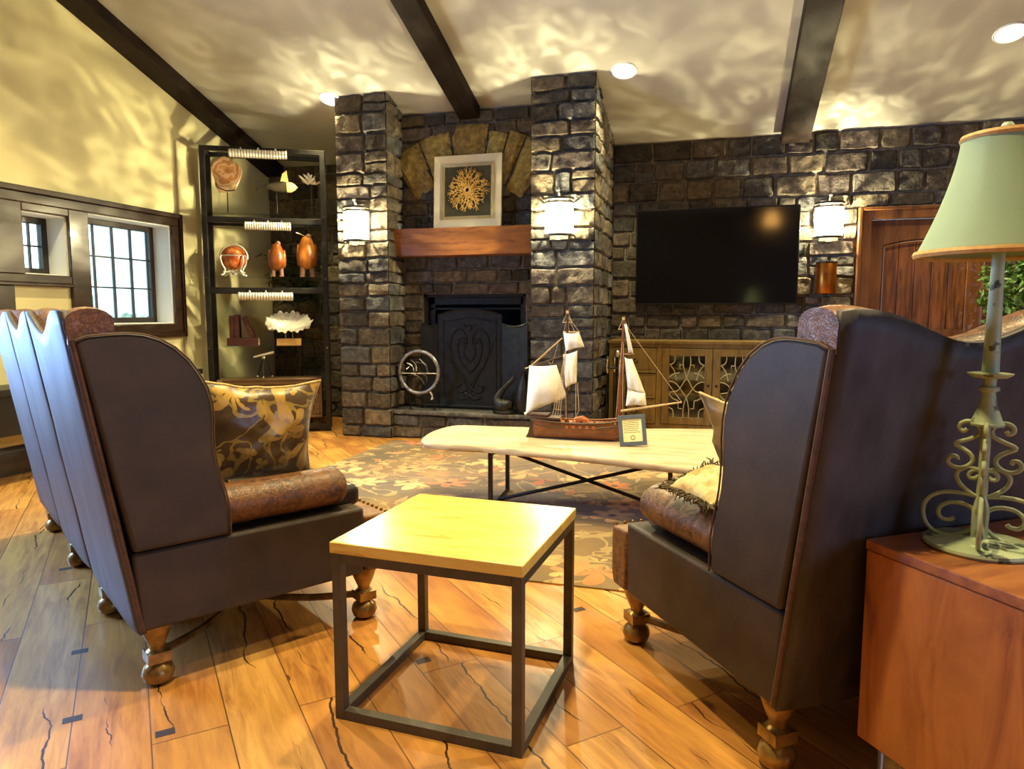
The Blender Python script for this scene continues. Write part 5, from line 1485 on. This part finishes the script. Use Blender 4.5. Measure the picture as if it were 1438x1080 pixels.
S2 = sc([(345, 655), (356, 668), (374, 668), (381, 652), (368, 634), (345, 632)], axf)
S2b = sc([(345, 632), (385, 622), (418, 640), (425, 668), (408, 702), (375, 730), (345, 750)], axf)
S3 = sc([(342, 748), (400, 742), (460, 746), (505, 768), (532, 808), (532, 858), (512, 905), (470, 936), (420, 942), (370, 925), (340, 895)], axf)
S4 = sc([(340, 818), (362, 798), (400, 788), (442, 794), (470, 818), (474, 848), (455, 870), (425, 870), (412, 858)], axf)
for k in range(4):
    a = k * pi / 2
    mb = MB()
    for S in (S1, S2, S2b, S3, S4):
        S = [(max(q, .008), max(z, .017)) for q, z in S]
        mb.tube(catmull([(q * cos(a), q * sin(a), z) for q, z in S], 4), .0052, 7)
    mb.build('scroll', M['green'], r, smooth=70)
mb = MB(); mb.lathe([(0, .288), (.035, .289), (.036, .294), (.030, .302), (.019, .333), (.014, .358), (.013, .366), (.021, .371), (.020, .378), (.013, .381), (.014, .40), (0, .40)], seg=28); mb.build('cone', M['chippy'], r)
mb = MB(); mb.lathe([(.0, .399), (.034, .400), (.044, .406), (.046, .410), (.034, .409), (.016, .412), (.0, .412)], seg=32); mb.build('drip_pan', M['chippy'], r)
mb = MB(); mb.lathe([(0, .410), (.0172, .411), (.0158, .50), (.0135, .62), (.012, .70), (0, .70)], seg=20); mb.build('candle_sleeve', M['chippy'], r)
# bell shade with panels
mb = MB(); zs0, zs1 = .676, .938
def shade(u, v):
    a = 2 * pi * u; z = zs0 + (zs1 - zs0) * v
    R_ = .085 + (.166 - .085) * (1 - v) ** 1.5
    R_ *= 1 - .012 * abs(cos(a * 4))
    return Vector((R_ * cos(a), R_ * sin(a), z))
mb.grid(shade, 64, 18, wrap=True); sh = mb.build('lamp_shade', M['shade'], r, smooth=60, solid=.003, label='pale celadon bell-shaped shade')
for v0, rad in ((0, .0065), (1, .006)):
    mb = MB(); mb.tube([shade(i / 64, v0) + Vector((0, 0, .004 if v0 == 0 else -.004)) for i in range(64)], rad, 6, closed=True, flat=1.3); mb.build('shade_trim', M['shadetrim'], sh, label='gold braid trim')
mb = MB(); mb.cyl((0, 0, .69), (0, 0, .95), .004, seg=6)
for a in (0, 2.1, 4.2): mb.cyl((0, 0, .92), (.085 * cos(a), .085 * sin(a), .92), .002, seg=5)
mb.build('harp', M['brass'], r)
mb = MB(); mb.lathe([(0, .938), (.010, .939), (.007, .944), (.013, .95), (.014, .958), (.009, .966), (0, .968)], seg=18); mb.build('finial', M['chippy'], r)

# ---- unseen amber pendant, added behind the camera to give the television its warm reflection
r = thing('added_pendant_lamp', 'unseen amber glass pendant lamp added for the reflection in the television screen', 'lamp', (1.05, -1.1, 3.08))
zc = ceil_z(-1.1) - 3.08
mb = MB(); mb.cyl((0, 0, .18), (0, 0, zc - .004), .006); mb.lathe([(0, zc - .03), (.06, zc - .028), (.06, zc - .004)], seg=18); mb.build('rod', M['blackmetal'], r)
mb = MB(); mb.lathe([(.06, .20), (.11, .12), (.15, 0), (.13, -.08), (.0, -.11)], seg=24); mb.build('glass_shade', emis('amber_glow', (1, .50, .12, 1), 12), r, label='glowing amber glass')
mb = MB(); mb.lathe([(0, .23), (.065, .21), (.065, .19)], seg=20); mb.build('cap', M['blackmetal'], r)
